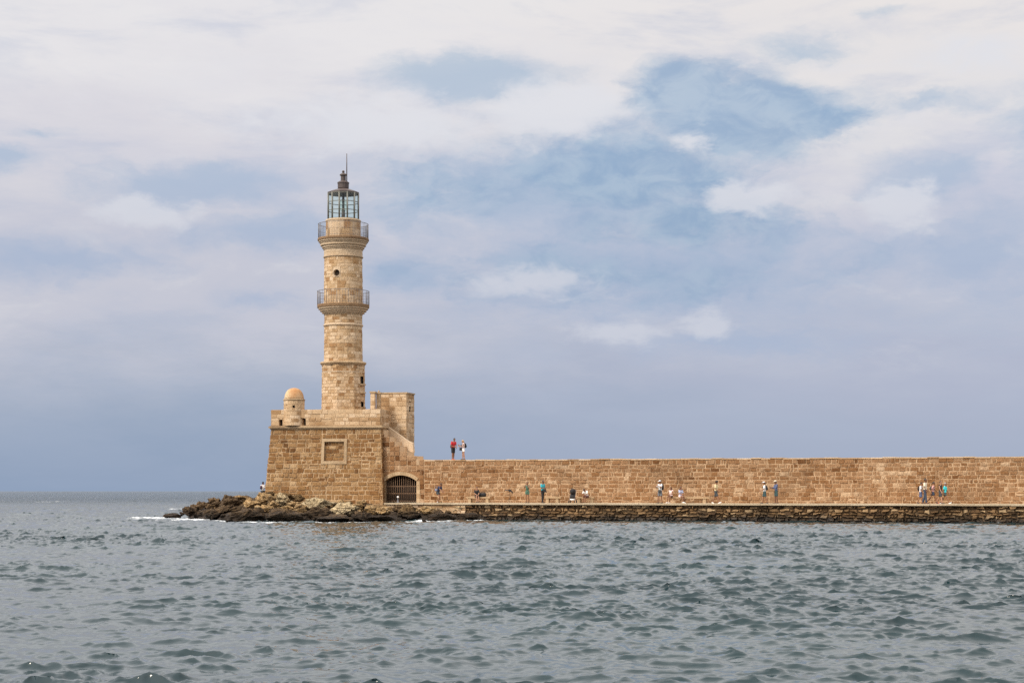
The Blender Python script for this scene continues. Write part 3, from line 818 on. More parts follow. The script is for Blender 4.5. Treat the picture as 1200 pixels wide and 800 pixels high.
for b in (451, 460.5, 478):                               # little sills and brackets on the right-hand side
        mb = MB(); p = TC + Vector((math.cos(aw), math.sin(aw), 0)) * (tr(25.0)) ; mb.box(p + Vector((0, 0, tzz(b))), (.34, .7, .12), (math.cos(aw), math.sin(aw), 0), tint=.5); mb.build('window_sill', M_CORNICE, low)
mid = shaft('middle_shaft', 16, 22.6, 22.2, 424.3, 383.0, PH16, 102, hc=(.25, .36))
frieze = shaft('frieze_band', 16, 22.2, 22.0, 379.6, 369.6, PH16, 103, hc=(.22, .3))
aw2 = FACE - R(20.5)
rw = 3.9 / tk
up = shaft('upper_shaft', 0, 22.6, 22.0, 357.2, 302.8, 0, 104, [(aw2, rw*2.3, tzz(322.2) - rw*1.15, tzz(322.2) + rw*1.15)], hc=(.26, .36), depth=(.004, .022))
capb = shaft('smooth_band', 0, 22.4, 22.4, 301.2, 293.5, 0, 105, mat=M_DRESSED, hc=(.3, .4), depth=(.003, .01))
# round window: square plate with a round hole, moulded ring, dark inside
d2 = Vector((math.cos(aw2), math.sin(aw2), 0)); s2 = Vector((-math.sin(aw2), math.cos(aw2), 0)); ez = Vector((0, 0, 1))
wc = TC + d2 * tr(22.3) + ez * tzz(322.2)
mb = MB(); n = 24; hs = rw * 1.22
def surf(a, b, o):                                         # follow the round shaft
    r = tr(22.3) + o; ang = a / tr(22.3)
    return TC + d2 * r * math.cos(ang) + s2 * r * math.sin(ang) + ez * (tzz(322.2) + b)
for k in range(n):
    t0, t1 = 2*PI*k/n, 2*PI*(k+1)/n
    def sq(t):
        m = max(abs(math.cos(t)), abs(math.sin(t))); return math.cos(t)/m*hs, math.sin(t)/m*hs
    a0, a1 = sq(t0), sq(t1)
    mb.quad(surf(*a0, .02), surf(*a1, .02), surf(rw*math.cos(t1), rw*math.sin(t1), .02), surf(rw*math.cos(t0), rw*math.sin(t0), .02), .6)
    for q0, q1, o0, o1 in ((1.0, 1.0, .05, -.45), (1.0, 1.16, .05, .05), (1.16, 1.16, .05, .0)):
        mb.quad(surf(rw*q0*math.cos(t0), rw*q0*math.sin(t0), o0), surf(rw*q0*math.cos(t1), rw*q0*math.sin(t1), o0), surf(rw*q1*math.cos(t1), rw*q1*math.sin(t1), o1), surf(rw*q1*math.cos(t0), rw*q1*math.sin(t0), o1), .7)
rwin = mb.build('round_window', M_DRESSED, lh)
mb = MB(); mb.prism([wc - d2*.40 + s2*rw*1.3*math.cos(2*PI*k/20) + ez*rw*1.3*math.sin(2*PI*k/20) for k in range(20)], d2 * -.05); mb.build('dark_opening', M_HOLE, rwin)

def L(name, prof, n=64, ph=0., mat=None, parent=lh, tint=.5):
    mb = MB(); mb.lathe((TC.x, TC.y, 0), [(tr(a), tzz(b)) for a, b in prof], n, ph, tint, sm=False); return mb.build(name, mat or M_CORNICE, parent)
L('lower_cornice', [(25.6, 428.6), (25.9, 427.8), (26.2, 427.7), (26.8, 426.6), (27.4, 426.5), (27.4, 425.2), (26.0, 424.3), (22.8, 424.2)], 16, PH16)
L('lower_string_course', [(25.7, 437.3), (26.4, 437.0), (26.4, 436.0), (25.7, 435.7)], 8, PH8, M_DRESSED)
L('middle_string_course', [(22.3, 383.2), (23.0, 382.7), (23.6, 382.0), (23.6, 381.0), (22.6, 380.4), (22.2, 379.5)], 16, PH16, M_DRESSED)
L('upper_string_course', [(22.3, 302.9), (22.9, 302.6), (23.4, 301.9), (23.4, 301.4), (22.5, 301.1)], 64, 0, M_DRESSED)
def gallery(prof, n, ph, rr, yt, yb, nb, posts, rails, br=.011):
    g = L('gallery', prof[-4:], n, ph, M_SLAB); L('corbelling', prof[:-3] + [(prof[-4][0] - 1.2, prof[-4][1] - .001)], n, ph, M_DRESSED, g)
    mb = MB(); r = tr(rr); z0, z1 = tzz(yb), tzz(yt)
    pt = lambda th: (TC.x + r*math.cos(th), TC.y + r*math.sin(th))
    for k in range(nb):
        th = ph + 2*PI*k/nb; x, y = pt(th); rad = .022 if k % posts == 0 else br
        mb.tube([(x, y, z0), (x, y, z1)], rad, 5)
    for h, rad in rails:
        z = z0 + (z1 - z0) * h
        pts = [(*pt(2*PI*k/48), z) for k in range(49)]
        mb.tube(pts, rad, 6)
    mb.build('railing', M_IRON, g)
    return g
gallery([(22.2, 369.7), (23.2, 369), (23.4, 367.6), (25.4, 367.4), (25.6, 365.4), (27.6, 365.2), (27.8, 363.0), (29.6, 362.8), (29.7, 361.0), (30.9, 360.8), (31.0, 358.2), (30.4, 357.3), (22.7, 357.2)], 16, PH16, 30.2, 341.6, 357.3, 56, 4, [(1., .024), (.12, .014), (.55, .010)])
gallery([(22.4, 293.6), (23.4, 293.2), (23.6, 291.6), (24.8, 291.3), (25.0, 289.0), (26.6, 288.6), (26.7, 286.6), (27.6, 285.8), (27.8, 284.4), (28.9, 284.2), (29.0, 282.6), (30.0, 282.4), (30.0, 280.6), (29.5, 279.6), (20.6, 279.5)], 64, 0, 29.2, 263, 279.6, 96, 8, [(1., .024), (.1, .014), (.55, .010)], .009)
drum = shaft('lantern_drum', 0, 20.4, 20.2, 279.5, 260.2, 0, 106, mat=M_TOWER, hc=(.5, .62), depth=(.002, .008))
L('drum_cap', [(20.2, 260.3), (20.7, 260.0), (20.9, 258.9), (20.4, 258.2), (17, 258.1)], 64, 0, M_DRESSED)
# lantern: twelve-sided cage of iron and glass
NL = 12; PHL = FACE + PI/NL
lan = empty('lantern', TC + ez * tzz(258)); lan.parent = lh; bpy.context.view_layer.update(); lan.matrix_parent_inverse = lh.matrix_world.inverted()
rl = tr(18.2); zl0, zl1 = tzz(258.1), tzz(227)
cor = [Vector((TC.x + rl*math.cos(PHL + 2*PI*k/NL), TC.y + rl*math.sin(PHL + 2*PI*k/NL), 0)) for k in range(NL)]
mb = MB()
for k in range(NL):
    mb.tube([cor[k] + ez*zl0, cor[k] + ez*zl1], .07, 6)
    a, b = cor[k], cor[(k+1) % NL]; dd = (b - a)
    for h in (.0, .335, .665, 1.): mb.box((a+b)/2 + ez*(zl0 + .04 + (zl1 - zl0 - .08)*h), (dd.length, .06, .075 if h in (0., 1.) else .05), dd.normalized())
mb.build('glazing_frame', M_FRAME, lan)
for k in range(NL):
    a, b = cor[k], cor[(k+1) % NL]; mb = MB()
    dd = (b - a).normalized()
    mb.quad(a + dd*.05 + ez*(zl0 + .08), b - dd*.05 + ez*(zl0 + .08), b - dd*.05 + ez*(zl1 - .08), a + dd*.05 + ez*(zl1 - .08))
    mb.build('pane', M_GLASS, lan)
mb = MB(); mb.lathe((TC.x, TC.y, 0), [(tr(2.2), zl0), (tr(2.0), tzz(246)), (tr(1.5), tzz(245.8)), (tr(1.4), zl1)], 20); mb.build('lamp_pedestal', M_LEAD, lan)
mb = MB()
mb.lathe((TC.x, TC.y, 0), [(tr(1.5), tzz(248)), (tr(4.6), tzz(246)), (tr(5.0), tzz(241)), (tr(4.6), tzz(236)), (tr(2.0), tzz(234))], 20); mb.build('lamp', M_GLASS, lan)
rf = L('lantern_roof', [(18.3, 227.3), (18.9, 227.0), (18.9, 226.0), (14.5, 224.2), (9.5, 222.4), (6.4, 221.4)], NL, PHL, M_LEAD)
vt = L('roof_ventilator', [(5.6, 221.5), (6.5, 220.6), (6.6, 215.4), (7.0, 215.2), (7.0, 214.0), (4.6, 212.4), (3.0, 212.0), (3.0, 206.0), (4.2, 205.8), (4.2, 204.8), (2.6, 203.4), (1.0, 202.6), (1.0, 202.3)], 16, 0, M_LEAD, rf)
mb = MB(); mb.ball((TC.x, TC.y, tzz(201.2)), (tr(1.6),) * 3, 12)
for k in range(0):
    th = 2*PI*k/8 + .2; mb.tube([(TC.x + tr(6.7)*math.cos(th), TC.y + tr(6.7)*math.sin(th), tzz(221)), (TC.x + tr(6.7)*math.cos(th), TC.y + tr(6.7)*math.sin(th), tzz(214.6))], .05, 5)
mb.build('finial', M_LEAD, rf)
mb = MB(); xa = X_at(406.6, TY)
mb.tube([(xa, TY - .2, tzz(222.6)), (xa, TY - .2, tzz(196)), (xa, TY - .2, tzz(180.6))], [.05, .042, .03], 6); mb.build('lightning_rod', M_LEAD, rf)

# ------------------------------------------------------------------ rocky shore and boulders
def wl(px): return float(np.interp(px, [p for p, _ in WLINE], [q for _, q in WLINE]))
CREST = [(190, 609.5, 164), (200, 606, 163), (216, 602, 161), (240, 593, 159), (262, 584, 158), (283, 578.5, 157), (305, 580, 156), (330, 583, 155), (360, 586, 154.2), (400, 589, 153.6), (450, 591, 153.0), (500, 592.5, 151.5), (560, 595, 150.5), (600, 602, 150)]
def crest(px):
    a = [p for p, _, _ in CREST]
    Yc = float(np.interp(px, a, [q for _, _, q in CREST])); return Yc, Z_at(float(np.interp(px, a, [q for _, q, _ in CREST])), Yc)
def shore_z(px, Y):
    Yc, zc_ = crest(px); y0 = wl(px)
    t = (Y - y0) / max(.5, Yc - y0)
    if t < 1: z = -.25 + (zc_ + .25) * (max(t, -.3) ** .8 if t > 0 else t * 1.2)
    else: z = zc_ - (Y - Yc) * .22
    return z
def mat_rock(name, dry, wet, lo, hi, lich=(.58, .47, .31)):
    t = new_mat(name)
    ob = t.n('ShaderNodeObjectInfo').outputs['Random']
    p = t.vec('ADD', t.pos, t.vec('SCALE', (13., 7., 5.), None)) if False else t.pos
    fine = t.noise(p, 5, 8, .72); med = t.noise(p, 1.6, 5, .6); pit = t.noise(p, 4.2, 6, .72)
    c = t.mix(t.rng(med, .35, .65), (*[q * .62 for q in dry], 1), (*dry, 1))
    c = t.mix(t.rng(fine, .5, .68, 0, .8), c, (*lich, 1))
    c = t.mix(t.rng(pit, .50, .60, 0, .9), c, (dry[0]*.22, dry[1]*.19, dry[2]*.16, 1))
    c = t.mix(1., c, t.rng(ob, 0, 1, .75, 1.15, smooth=False), 'MULTIPLY')
    z = t.n('ShaderNodeSeparateXYZ'); t.l(t.pos, z.inputs[0])
    zz = t.math('ADD', z.outputs[2], t.math('MULTIPLY', t.math('SUBTRACT', t.noise(p, .8, 5, .65), .5), 1.2))
    k = t.rng(zz, lo, hi, 1., 0.)
    wc_ = t.mix(t.rng(fine, .45, .7), (*wet, 1), (wet[0]*2.6, wet[1]*2.1, wet[2]*1.6, 1))
    c = t.mix(k, c, wc_)
    t.l(c, t.b.inputs['Base Color']); t.l(t.math('MULTIPLY_ADD', k, -.28, .92), t.b.inputs['Roughness'])
    t.b.inputs['Specular IOR Level'].default_value = .2
    vor = t.n('ShaderNodeTexVoronoi', feature='DISTANCE_TO_EDGE'); t.put(vor.inputs['Vector'], t.vec('ADD', p, t.vec('SCALE', t.noise(p, 3, 3, .5, 1)) if False else p)); vor.inputs['Scale'].default_value = .9
    h = t.math('ADD', t.math('MULTIPLY', med, 1.2), t.math('MULTIPLY', fine, .8))
    h = t.math('ADD', h, t.math('MULTIPLY', t.rng(vor.outputs['Distance'], 0, .12), .35))
    bump(t, h, .26, 1.)
    return t.m
M_RPALE = mat_rock('pale_cream_rock', (.60, .46, .27), (.05, .032, .018), .05, .5, (.70, .57, .38))
M_RTAN = mat_rock('tan_weathered_rock', (.43, .27, .12), (.035, .022, .012), .1, .7)
M_RBROWN = mat_rock('brown_olive_rock', (.19, .115, .05), (.022, .015, .009), .3, 1.1, (.44, .31, .16))
M_RDARK = mat_rock('dark_wet_rock', (.11, .068, .034), (.020, .0135, .008), .3, 1.15, (.38, .25, .13))

def build_shore():
    pxs = np.arange(186, 612, .8); ts = np.linspace(-.25, 1.6, 110)
    V = []
    for px in pxs:
        y0, (Yc, _) = wl(px), crest(px)
        for q in ts:
            Y = y0 + (Yc - y0) * q if q < 1 else Yc + (q - 1) * 16
            x = X_at(px, Y)
            z = shore_z(px, Y)
            p = Vector((x, Y, 0))
            r = mnoise.ridged_multi_fractal(p * .55, 1., 2.1, 5, 1., 2.) * .16 + mnoise.noise(p * .9) * .3 - (.52 if px > 330 else .40 + .10 * max(0, (px - 270) / 60))
            edge = min(1, max(0, (px - 186) / 12)) * min(1, max(0, (610 - px) / 15))
            V.append((x, Y, (z + r) * edge + (-.6) * (1 - edge)))
    nt = len(ts); I = np.arange(len(V)).reshape(len(pxs), nt)
    F = np.stack([I[:-1, :-1], I[1:, :-1], I[1:, 1:], I[:-1, 1:]], -1).reshape(-1, 4)
    o = link_mesh('rocky_shore', np_mesh('rocky_shore', V, F, M_RDARK)); tag(o, kind='structure')
build_shore()

_bm = bmesh.new(); bmesh.ops.create_icosphere(_bm, subdivisions=5, radius=1.)
ICO_V = np.array([v.co for v in _bm.verts]); ICO_F = [[v.index for v in f.verts] for f in _bm.faces]; _bm.free()
_bm = bmesh.new(); bmesh.ops.create_icosphere(_bm, subdivisions=4, radius=1.)
ICO4_V = np.array([v.co for v in _bm.verts]); ICO4_F = [[v.index for v in f.verts] for f in _bm.faces]; _bm.free()
def rock_mesh(seed, dims, mat, big=True):
    rg = np.random.default_rng(seed)
    B, F = (ICO_V, ICO_F) if big else (ICO4_V, ICO4_F)
    r = np.full(len(B), 1.12)
    for _ in range(15):
        n = rg.normal(size=3); n[2] *= .8; n /= np.linalg.norm(n); c = rg.uniform(.6, 1.0)
        d = B @ n; m = d > .05
        r[m] = np.minimum(r[m], c / d[m])
    off = rg.uniform(-50, 50, 3); V = B * r[:, None] * np.array(dims)
    rough = min(dims)
    out = np.empty_like(V)
    for i, v in enumerate(V):
        p = Vector(v) + Vector(off)
        q = Vector((p.x * .6, p.y * .6, p.z * 1.7)); h = mnoise.noise(p * .9) * .20 * min(rough, 1) + (mnoise.ridged_multi_fractal(q * 1.1, .9, 2.1, 5, 1., 2.) - 1.2) * .13 * min(1, rough * 1.4) + abs(mnoise.noise(q * 2.6)) * -.14 * min(1, rough * 1.3) + mnoise.noise(p * 7) * .03
        vd, vp = mnoise.voronoi(q * 1.25 + Vector((mnoise.noise(p * 2) * .25, mnoise.noise(p * 2 + Vector((9, 0, 0))) * .25, 0)))
        cell = mnoise.cell(vp[0] * 37.7)
        h += ((cell - .5) * .30 - max(0., .16 - (vd[1] - vd[0])) * .9) * min(1., rough * .9)
        out[i] = v + B[i] * h
    return np_mesh('boulder', out, F, mat)
TONE = {'p': (M_RPALE, 'pale cream'), 't': (M_RTAN, 'tan'), 'b': (M_RBROWN, 'brown'), 'd': (M_RDARK, 'dark wet')}
# bearing span, height span (frame units), tone
ROCKS = [(193, 215, 601, 608, 'b'), (211, 236, 592, 605, 'd'), (238, 264, 593, 609, 'd'), (239, 260, 586, 597, 'd'), (261, 283, 580, 596, 'd'), (266, 316, 595, 612, 'd'), (272, 300, 578, 589, 't'), (285, 303, 585, 594, 't'), (299, 324, 576, 593, 't'), (319, 346, 578, 593, 'p'), (304, 321, 590, 602, 't'), (324, 347, 590, 600, 't'), (308, 357, 598, 612.3, 'd'), (347, 391, 584, 599, 'p'), (384, 421, 587, 604, 'p'), (355, 388, 594, 612, 'd'), (367, 421, 602, 612.6, 'b'), (409, 430, 588, 599, 't'), (427, 451, 590, 603, 't'), (461, 497, 590, 609, 'b'), (408, 441, 599, 612, 'd'), (422, 465, 603, 612.2, 'd'), (507, 529, 588, 598, 'b'), (528, 551, 590, 602, 'p'), (499, 535, 599, 610.5, 'd'), (533, 563, 600, 610, 'd'), (565, 586, 600.5, 610, 'd'), (440, 463, 592, 604, 't'), (493, 512, 592, 602, 't'), (549, 568, 594, 604, 'b'), (222, 242, 598, 607, 'd'), (255, 275, 590, 600, 'd'), (340, 360, 590, 601, 't'), (232, 250, 604, 608.5, 'b'), (296, 312, 600, 610, 'd')]
def build_boulders():
    rnd = random.Random(77)
    items = []
    for a, b, y0, y1, tone in ROCKS: items.append(((a + b)/2, (b - a)/2 * 1.08, y0, y1, tone, True))
    tries = 0
    while len(items) < 92 and tries < 4000:
        tries += 1
        px = rnd.uniform(202, 592); Yc, zc_ = crest(px); y0 = wl(px); Y = rnd.uniform(y0, Yc)
        w = rnd.uniform(3.5, 9.5); pyb = HOR + (EYE - max(0, shore_z(px, Y))) * FOC / Y
        if pyb < 580: continue
        if px > 440 and pyb < 599: continue
        if any(abs(px - q[0]) < (w + q[1]) * .42 and abs(pyb - q[3]) < 5 for q in items): continue
        tone = 'd' if pyb > 604 else rnd.choice('bdt' if pyb > 596 else 'ttb')
        if px < 285 and tone in 'tb': tone = 'd'
        items.append((px, w, pyb - w * rnd.uniform(.8, 1.3), pyb + 1, tone, False))
    rec = []
    for i, (px, hw, y0, y1, tone, big) in enumerate(items):
        # distance: walk in from the water line until the shore meets the boulder's foot
        Yc, _ = crest(px); w0 = wl(px); Y = w0
        while Y < Yc and HOR + (EYE - max(-.05, shore_z(px, Y) - .12)) * FOC / Y > y1: Y += .1
        k = Y / FOC; dims = (hw * k, hw * k * rnd.uniform(.7, .95), max(.22, (y1 - y0) / 2 * k * 1.1))
        Y += dims[1] * .6
        if px > 300 and px < 448: Y = min(Y, 154.0 - dims[1] * .75 + (448 - px) * .012)
        z = Z_at((y0 + y1)/2 + (y1 - y0) * .05, Y)
        o = link_mesh('boulder', rock_mesh(500 + i, dims, TONE[tone][0], hw > 8))
        o.location = (X_at(px, Y), Y, z); o.rotation_euler = (rnd.uniform(-.1, .1), rnd.uniform(-.12, .12), rnd.uniform(-.25, .25))
        rec.append((px, y1, tone, hw, o))
    ordn = ['first', 'second', 'third', 'fourth', 'fifth', 'sixth', 'seventh', 'eighth', 'ninth', 'tenth', 'eleventh', 'twelfth', 'thirteenth', 'fourteenth', 'fifteenth', 'sixteenth', 'seventeenth', 'eighteenth', 'nineteenth', 'twentieth']
    place = [(262, 'on the promontory tip'), (305, 'left of the fortress foot'), (372, 'below the domed turret'), (450, 'below the right fortress half'), (500, 'below the barred gate'), (700, 'below the walkway start')]
    groups = {}
    for q in rec:
        pl = next(p for lim, p in place if q[0] < lim)
        size = 'big' if q[3] > 14 else ('middling' if q[3] > 8 else 'small')
        row = 'at the waterline' if q[1] > 605.5 else 'above the waterline'
        groups.setdefault((size, TONE[q[2]][1], row, pl), []).append(q)
    for (size, tone, row, pl), qs in groups.items():
        qs.sort(key=lambda q: q[0])
        for i, q in enumerate(qs):
            lab = f'{size} {tone} boulder {row} {pl}'
            if len(qs) > 1: lab = f'{ordn[i]} ' + lab + ' from the left'
            tag(q[4], lab, 'boulder', 'boulders along the shore below the lighthouse')
build_boulders()
# ------------------------------------------------------------------ people
_mats = {}
def cmat(name, rgb, rough=.85, var=.12, scale=9.):
    if name not in _mats: _mats[name] = mat_plain(name, rgb, rough, var, scale)
    return _mats[name]
SKIN = {'fair': cmat('fair_skin', (.36, .19, .12), .6, .06), 'tan': cmat('tanned_skin', (.22, .10, .052), .6, .06), 'dark': cmat('brown_skin', (.14, .062, .034), .6, .06)}
HAIR = {'black': cmat('black_hair', (.012, .010, .009), .5), 'brown': cmat('brown_hair', (.05, .026, .014), .5), 'blond': cmat('blond_hair', (.38, .24, .11), .5), 'grey': cmat('grey_hair', (.25, .23, .21), .6)}
M_EYE = cmat('dark_eye', (.015, .012, .01), .2)

def solid(mb, name, mat, parent, voxel, ratio=.35, smooth=2):
    """fuse the overlapping shapes of mb into one continuous skin"""
    me = mb.mesh(name + '_raw', None)
    o = bpy.data.objects.new(name + '_raw', me); col.objects.link(o)
    m = o.modifiers.new('fuse', 'REMESH'); m.mode = 'VOXEL'; m.voxel_size = voxel; m.use_smooth_shade = True
    if smooth:
        m = o.modifiers.new('soft', 'SMOOTH'); m.factor = .5; m.iterations = smooth
    if ratio < 1:
        m = o.modifiers.new('light', 'DECIMATE'); m.ratio = ratio
    dg = bpy.context.evaluated_depsgraph_get()
    res = bpy.data.meshes.new_from_object(o.evaluated_get(dg))
    bpy.data.objects.remove(o); bpy.data.meshes.remove(me)
    res.name = name; res.materials.clear(); res.materials.append(mat)
    return link_mesh(name, res, parent)

def person(pos, heading, H, label, group=None, skin='tan', hair='brown', hairstyle='short', lean=0., headtilt=0., headturn=0.,
           legs=((0, 0), (0, 0)), spread=.045, arms=((5, 8, 10, 0), (5, 8, 10, 0)), hip=None, top=None, bottom=None, shoes=None, hat=None, female=False, seated=False):
    """heading: unit vector the person faces; legs: (thigh forward, knee bend) degrees right, left; arms: (upper arm forward, outward, elbow bend, forearm inward)"""
    f = Vector(heading).normalized(); r = f.cross(Vector((0, 0, 1))); z = Vector((0, 0, 1))
    root = empty('person', pos, label, 'person', group)
    L = R(lean); s = (f * math.sin(L) + z * math.cos(L)).normalized(); fwd = (f * math.cos(L) - z * math.sin(L))
    def legdir(a): return f * math.sin(R(a)) - z * math.cos(R(a))
    TH, SH = .245 * H, .245 * H
    drops = [TH * math.cos(R(a)) + SH * math.cos(R(a - k)) for a, k in legs]
    hz = (max(drops) + .042 * H) if hip is None else hip
    hc = Vector(pos) + z * hz
    J = {}
    for i, sg in ((0, 1), (1, -1)):
        a, k = legs[i]
        hp = hc + r * sg * spread * H; kn = hp + legdir(a) * TH + r * sg * .006 * H; an = kn + legdir(a - k) * SH
        J['hip', i], J['knee', i], J['ank', i] = hp, kn, an
        J['shin', i] = legdir(a - k)
    sw = (.108 if female else .118) * H
    for i, sg in ((0, 1), (1, -1)):
        a, b, e, c = arms[i]
        sh = hc + s * .285 * H + r * sg * (sw - .018 * H)
        A, Bq = R(a + lean * -0), R(b)
        ud = (fwd * math.sin(A) - s * math.cos(A)) * math.cos(Bq) + r * sg * math.sin(Bq)
        E, Cq = R(a + e), R(c)
        fd = (fwd * math.sin(E) - s * math.cos(E)) * math.cos(Cq) - r * sg * math.sin(Cq)
        el = sh + ud.normalized() * .165 * H; wr = el + fd.normalized() * .145 * H
        J['sh', i], J['el', i], J['wr', i], J['fd', i] = sh, el, wr, fd.normalized()
    nb = hc + s * .305 * H
    T_ = R(headtilt); hs = (s * math.cos(T_) + fwd * math.sin(T_)).normalized(); hf0 = (fwd * math.cos(T_) - s * math.sin(T_))
    hf = (hf0 * math.cos(R(headturn)) + r * math.sin(R(headturn))).normalized(); hr = hf.cross(hs)
    hd = nb + hs * .105 * H + hf * .012 * H
    def torso(mb, infl, t0, t1):
        prof = [(-.055, .070, .055), (-.03, .088, .064), (.0, .092 if not female else .096, .066), (.05, .083, .060), (.10, .076 if not female else .068, .055), (.16, .086, .060), (.21, .096, .062), (.26, .104, .056), (.285, .095, .048), (.305, .05, .038)]
        pr = [p for p in prof if t0 <= p[0] <= t1]
        if female: pr = [(t, a * .93, b * .96) for t, a, b in pr]
        mb.tube([hc + s * t * H for t, a, b in pr], [(a * H + infl, b * H + infl) for t, a, b in pr], 20, flat=r)
    def limb(mb, pts, rads, infl=0.):
        mb.tube(pts, [q * H + infl for q in rads], 12)
    # ---- the body: one continuous skin
    mb = MB(); torso(mb, 0, -.06, .31)
    mb.tube([nb - s * .02 * H, hd - hs * .03 * H], [.036 * H, .031 * H], 12)
    mb.ball(hd + hs * .01 * H, (.044 * H, .053 * H, .060 * H), 16, (hr, hf, hs))
    mb.ball(hd - hs * .030 * H + hf * .012 * H, (.033 * H, .038 * H, .036 * H), 14, (hr, hf, hs))
    mb.tube([hd + hf * .05 * H + hs * .012 * H, hd + hf * .064 * H - hs * .012 * H], [.006 * H, .010 * H], 8)
    mb.ball(hd + hf * .046 * H - hs * .028 * H, (.014 * H, .008 * H, .006 * H), 8, (hr, hf, hs))
    for sg in (1, -1): mb.ball(hd + hr * sg * .045 * H - hf * .004 * H, (.006 * H, .012 * H, .018 * H), 8, (hr, hf, hs))
    for i, sg in ((0, 1), (1, -1)):
        hp, kn, an = J['hip', i], J['knee', i], J['ank', i]; sd = J['shin', i]
        calf = kn.lerp(an, .3) - (f * sd.z * -1 + z * sd.dot(f) * 1).normalized() * 0
        limb(mb, [hp + (hp - kn).normalized() * .02 * H, hp, hp.lerp(kn, .5), kn, calf, an], [.045, .054, .044, .033, .034, .021])
        mb.ball(kn, (.034 * H,) * 3, 10)
        ff = (f - sd * f.dot(sd)).normalized() if not seated else f
        ft_ = an - z * .022 * H if abs(sd.z) > .8 else an + sd * .022 * H
        mb.ball(an, (.023 * H,) * 3, 10)
        mb.tube([ft_ - ff * .025 * H, ft_ + ff * .03 * H, ft_ + ff * .085 * H, ft_ + ff * .105 * H], [(.020 * H, .018 * H), (.022 * H, .019 * H), (.026 * H, .012 * H), (.018 * H, .007 * H)], 12, flat=ff.cross(sd))
        J['foot', i], J['ff', i] = ft_, ff
        sh, el, wr, fd = (J[q, i] for q in ('sh', 'el', 'wr', 'fd'))
        mb.ball(sh, (.033 * H,) * 3, 12)
        limb(mb, [sh, sh.lerp(el, .5), el, el.lerp(wr, .35), wr], [.031, .027, .023, .023, .016])
        mb.ball(el, (.023 * H,) * 3, 10)
        pn = (fwd if abs(fd.dot(fwd)) < .7 else s); side = fd.cross(r * sg).normalized()
        side = (side - fd * side.dot(fd)).normalized(); nrm = fd.cross(side).normalized()      # side: across the knuckles; nrm: out of the palm
        pc = wr + fd * .028 * H
        mb.tube([wr, wr + fd * .02 * H, wr + fd * .055 * H], [(.016 * H, .012 * H), (.024 * H, .012 * H), (.025 * H, .011 * H)], 12, flat=side)
        inward = nrm if nrm.dot(r * sg) < 0 else -nrm
        for q, ln in ((-1.5, .036), (-.5, .044), (.5, .042), (1.5, .032)):
            b0 = wr + fd * .05 * H + side * q * .0125 * H
            k1 = b0 + (fd * .9 + inward * .3).normalized() * ln * .55 * H; k2 = k1 + (fd * .6 + inward * .8).normalized() * ln * .5 * H
            mb.tube([b0, k1, k2], [.0062 * H, .0056 * H, .0046 * H], 8)
        b0 = wr + fd * .015 * H + side * .018 * H
        mb.tube([b0, b0 + (fd * .6 + side * .8).normalized() * .026 * H, b0 + (fd * .85 + side * .5 + inward * .3).normalized() * .052 * H], [.009 * H, .007 * H, .005 * H], 8)
    body = solid(mb, 'body', SKIN[skin], root, .0085, .3)
    for sg in (1, -1):
        mb = MB(); mb.ball(hd + hf * .0475 * H + hr * sg * .0185 * H + hs * .012 * H, (.007 * H, .006 * H, .005 * H), 8, (hr, hf, hs))
        mb.build('eye', M_EYE, root)
    # ---- hair
    if hair:
        mb = MB()
        mb.ball(hd + hs * .022 * H - hf * .010 * H, (.049 * H, .054 * H, .056 * H), 16, (hr, hf, hs))
        if hairstyle == 'long':
            mb.tube([hd + hs * .03 * H - hf * .03 * H, hd - hf * .05 * H - hs * .03 * H, hd - hf * .06 * H - hs * .10 * H, hd - hf * .06 * H - hs * .15 * H], [(.045 * H, .025 * H), (.05 * H, .028 * H), (.045 * H, .022 * H), (.03 * H, .014 * H)], 12, flat=hr)
        if hairstyle == 'bun':
            mb.ball(hd - hf * .055 * H + hs * .05 * H, (.025 * H,) * 3, 10)
        if hairstyle == 'tail':
            mb.tube([hd - hf * .05 * H + hs * .03 * H, hd - hf * .08 * H, hd - hf * .075 * H - hs * .09 * H], [.016 * H, .018 * H, .006 * H], 8)
        # cut the face free
        me = mb.mesh('hair', None); bm_ = bmesh.new(); bm_.from_mesh(me)
        n_ = (hf * 1. - hs * .75).normalized()
        bmesh.ops.bisect_plane(bm_, geom=bm_.verts[:] + bm_.edges[:] + bm_.faces[:], plane_co=hd + hf * .030 * H + hs * .030 * H, plane_no=n_, clear_outer=True)
        bmesh.ops.holes_fill(bm_, edges=[e for e in bm_.edges if e.is_boundary])
        bm_.to_mesh(me); bm_.free(); me.materials.append(HAIR[hair]); link_mesh('hair', me, root)
    # ---- clothes
    if top:
        kind, m = top
        mb = MB(); lo = {'tee': -.035, 'sleeveless': -.035, 'long': -.035, 'dress': -.06, 'crop': .04}[kind]
        torso(mb, .010, lo, .29)
        if kind == 'dress':
            kn = (J['knee', 0] + J['knee', 1]) / 2
            hips = (J['hip', 0] + J['hip', 1]) / 2
            mb.tube([hips + s * .03 * H, hips.lerp(kn, .35), hips.lerp(kn, .8)], [(.098 * H, .075 * H), (.115 * H, .085 * H), (.12 * H, .09 * H)], 18, flat=r)
        for i in (0, 1):
            sh, el, wr = J['sh', i], J['el', i], J['wr', i]
            mb.ball(sh, (.040 * H,) * 3, 12)
            if kind in ('tee', 'dress', 'crop') and kind != 'sleeveless': limb(mb, [sh, sh.lerp(el, .72)], [.036, .036], .004)
            if kind == 'long': limb(mb, [sh, el, el.lerp(wr, .92)], [.035, .029, .022], .004); mb.ball(el, (.032 * H,) * 3, 10)
        mb.tube([nb - s * .03 * H, nb + s * .008 * H], [.052 * H, .040 * H], 14)
        solid(mb, {'dress': 'dress'}.get(kind, 'shirt'), m, root, .013, .5)
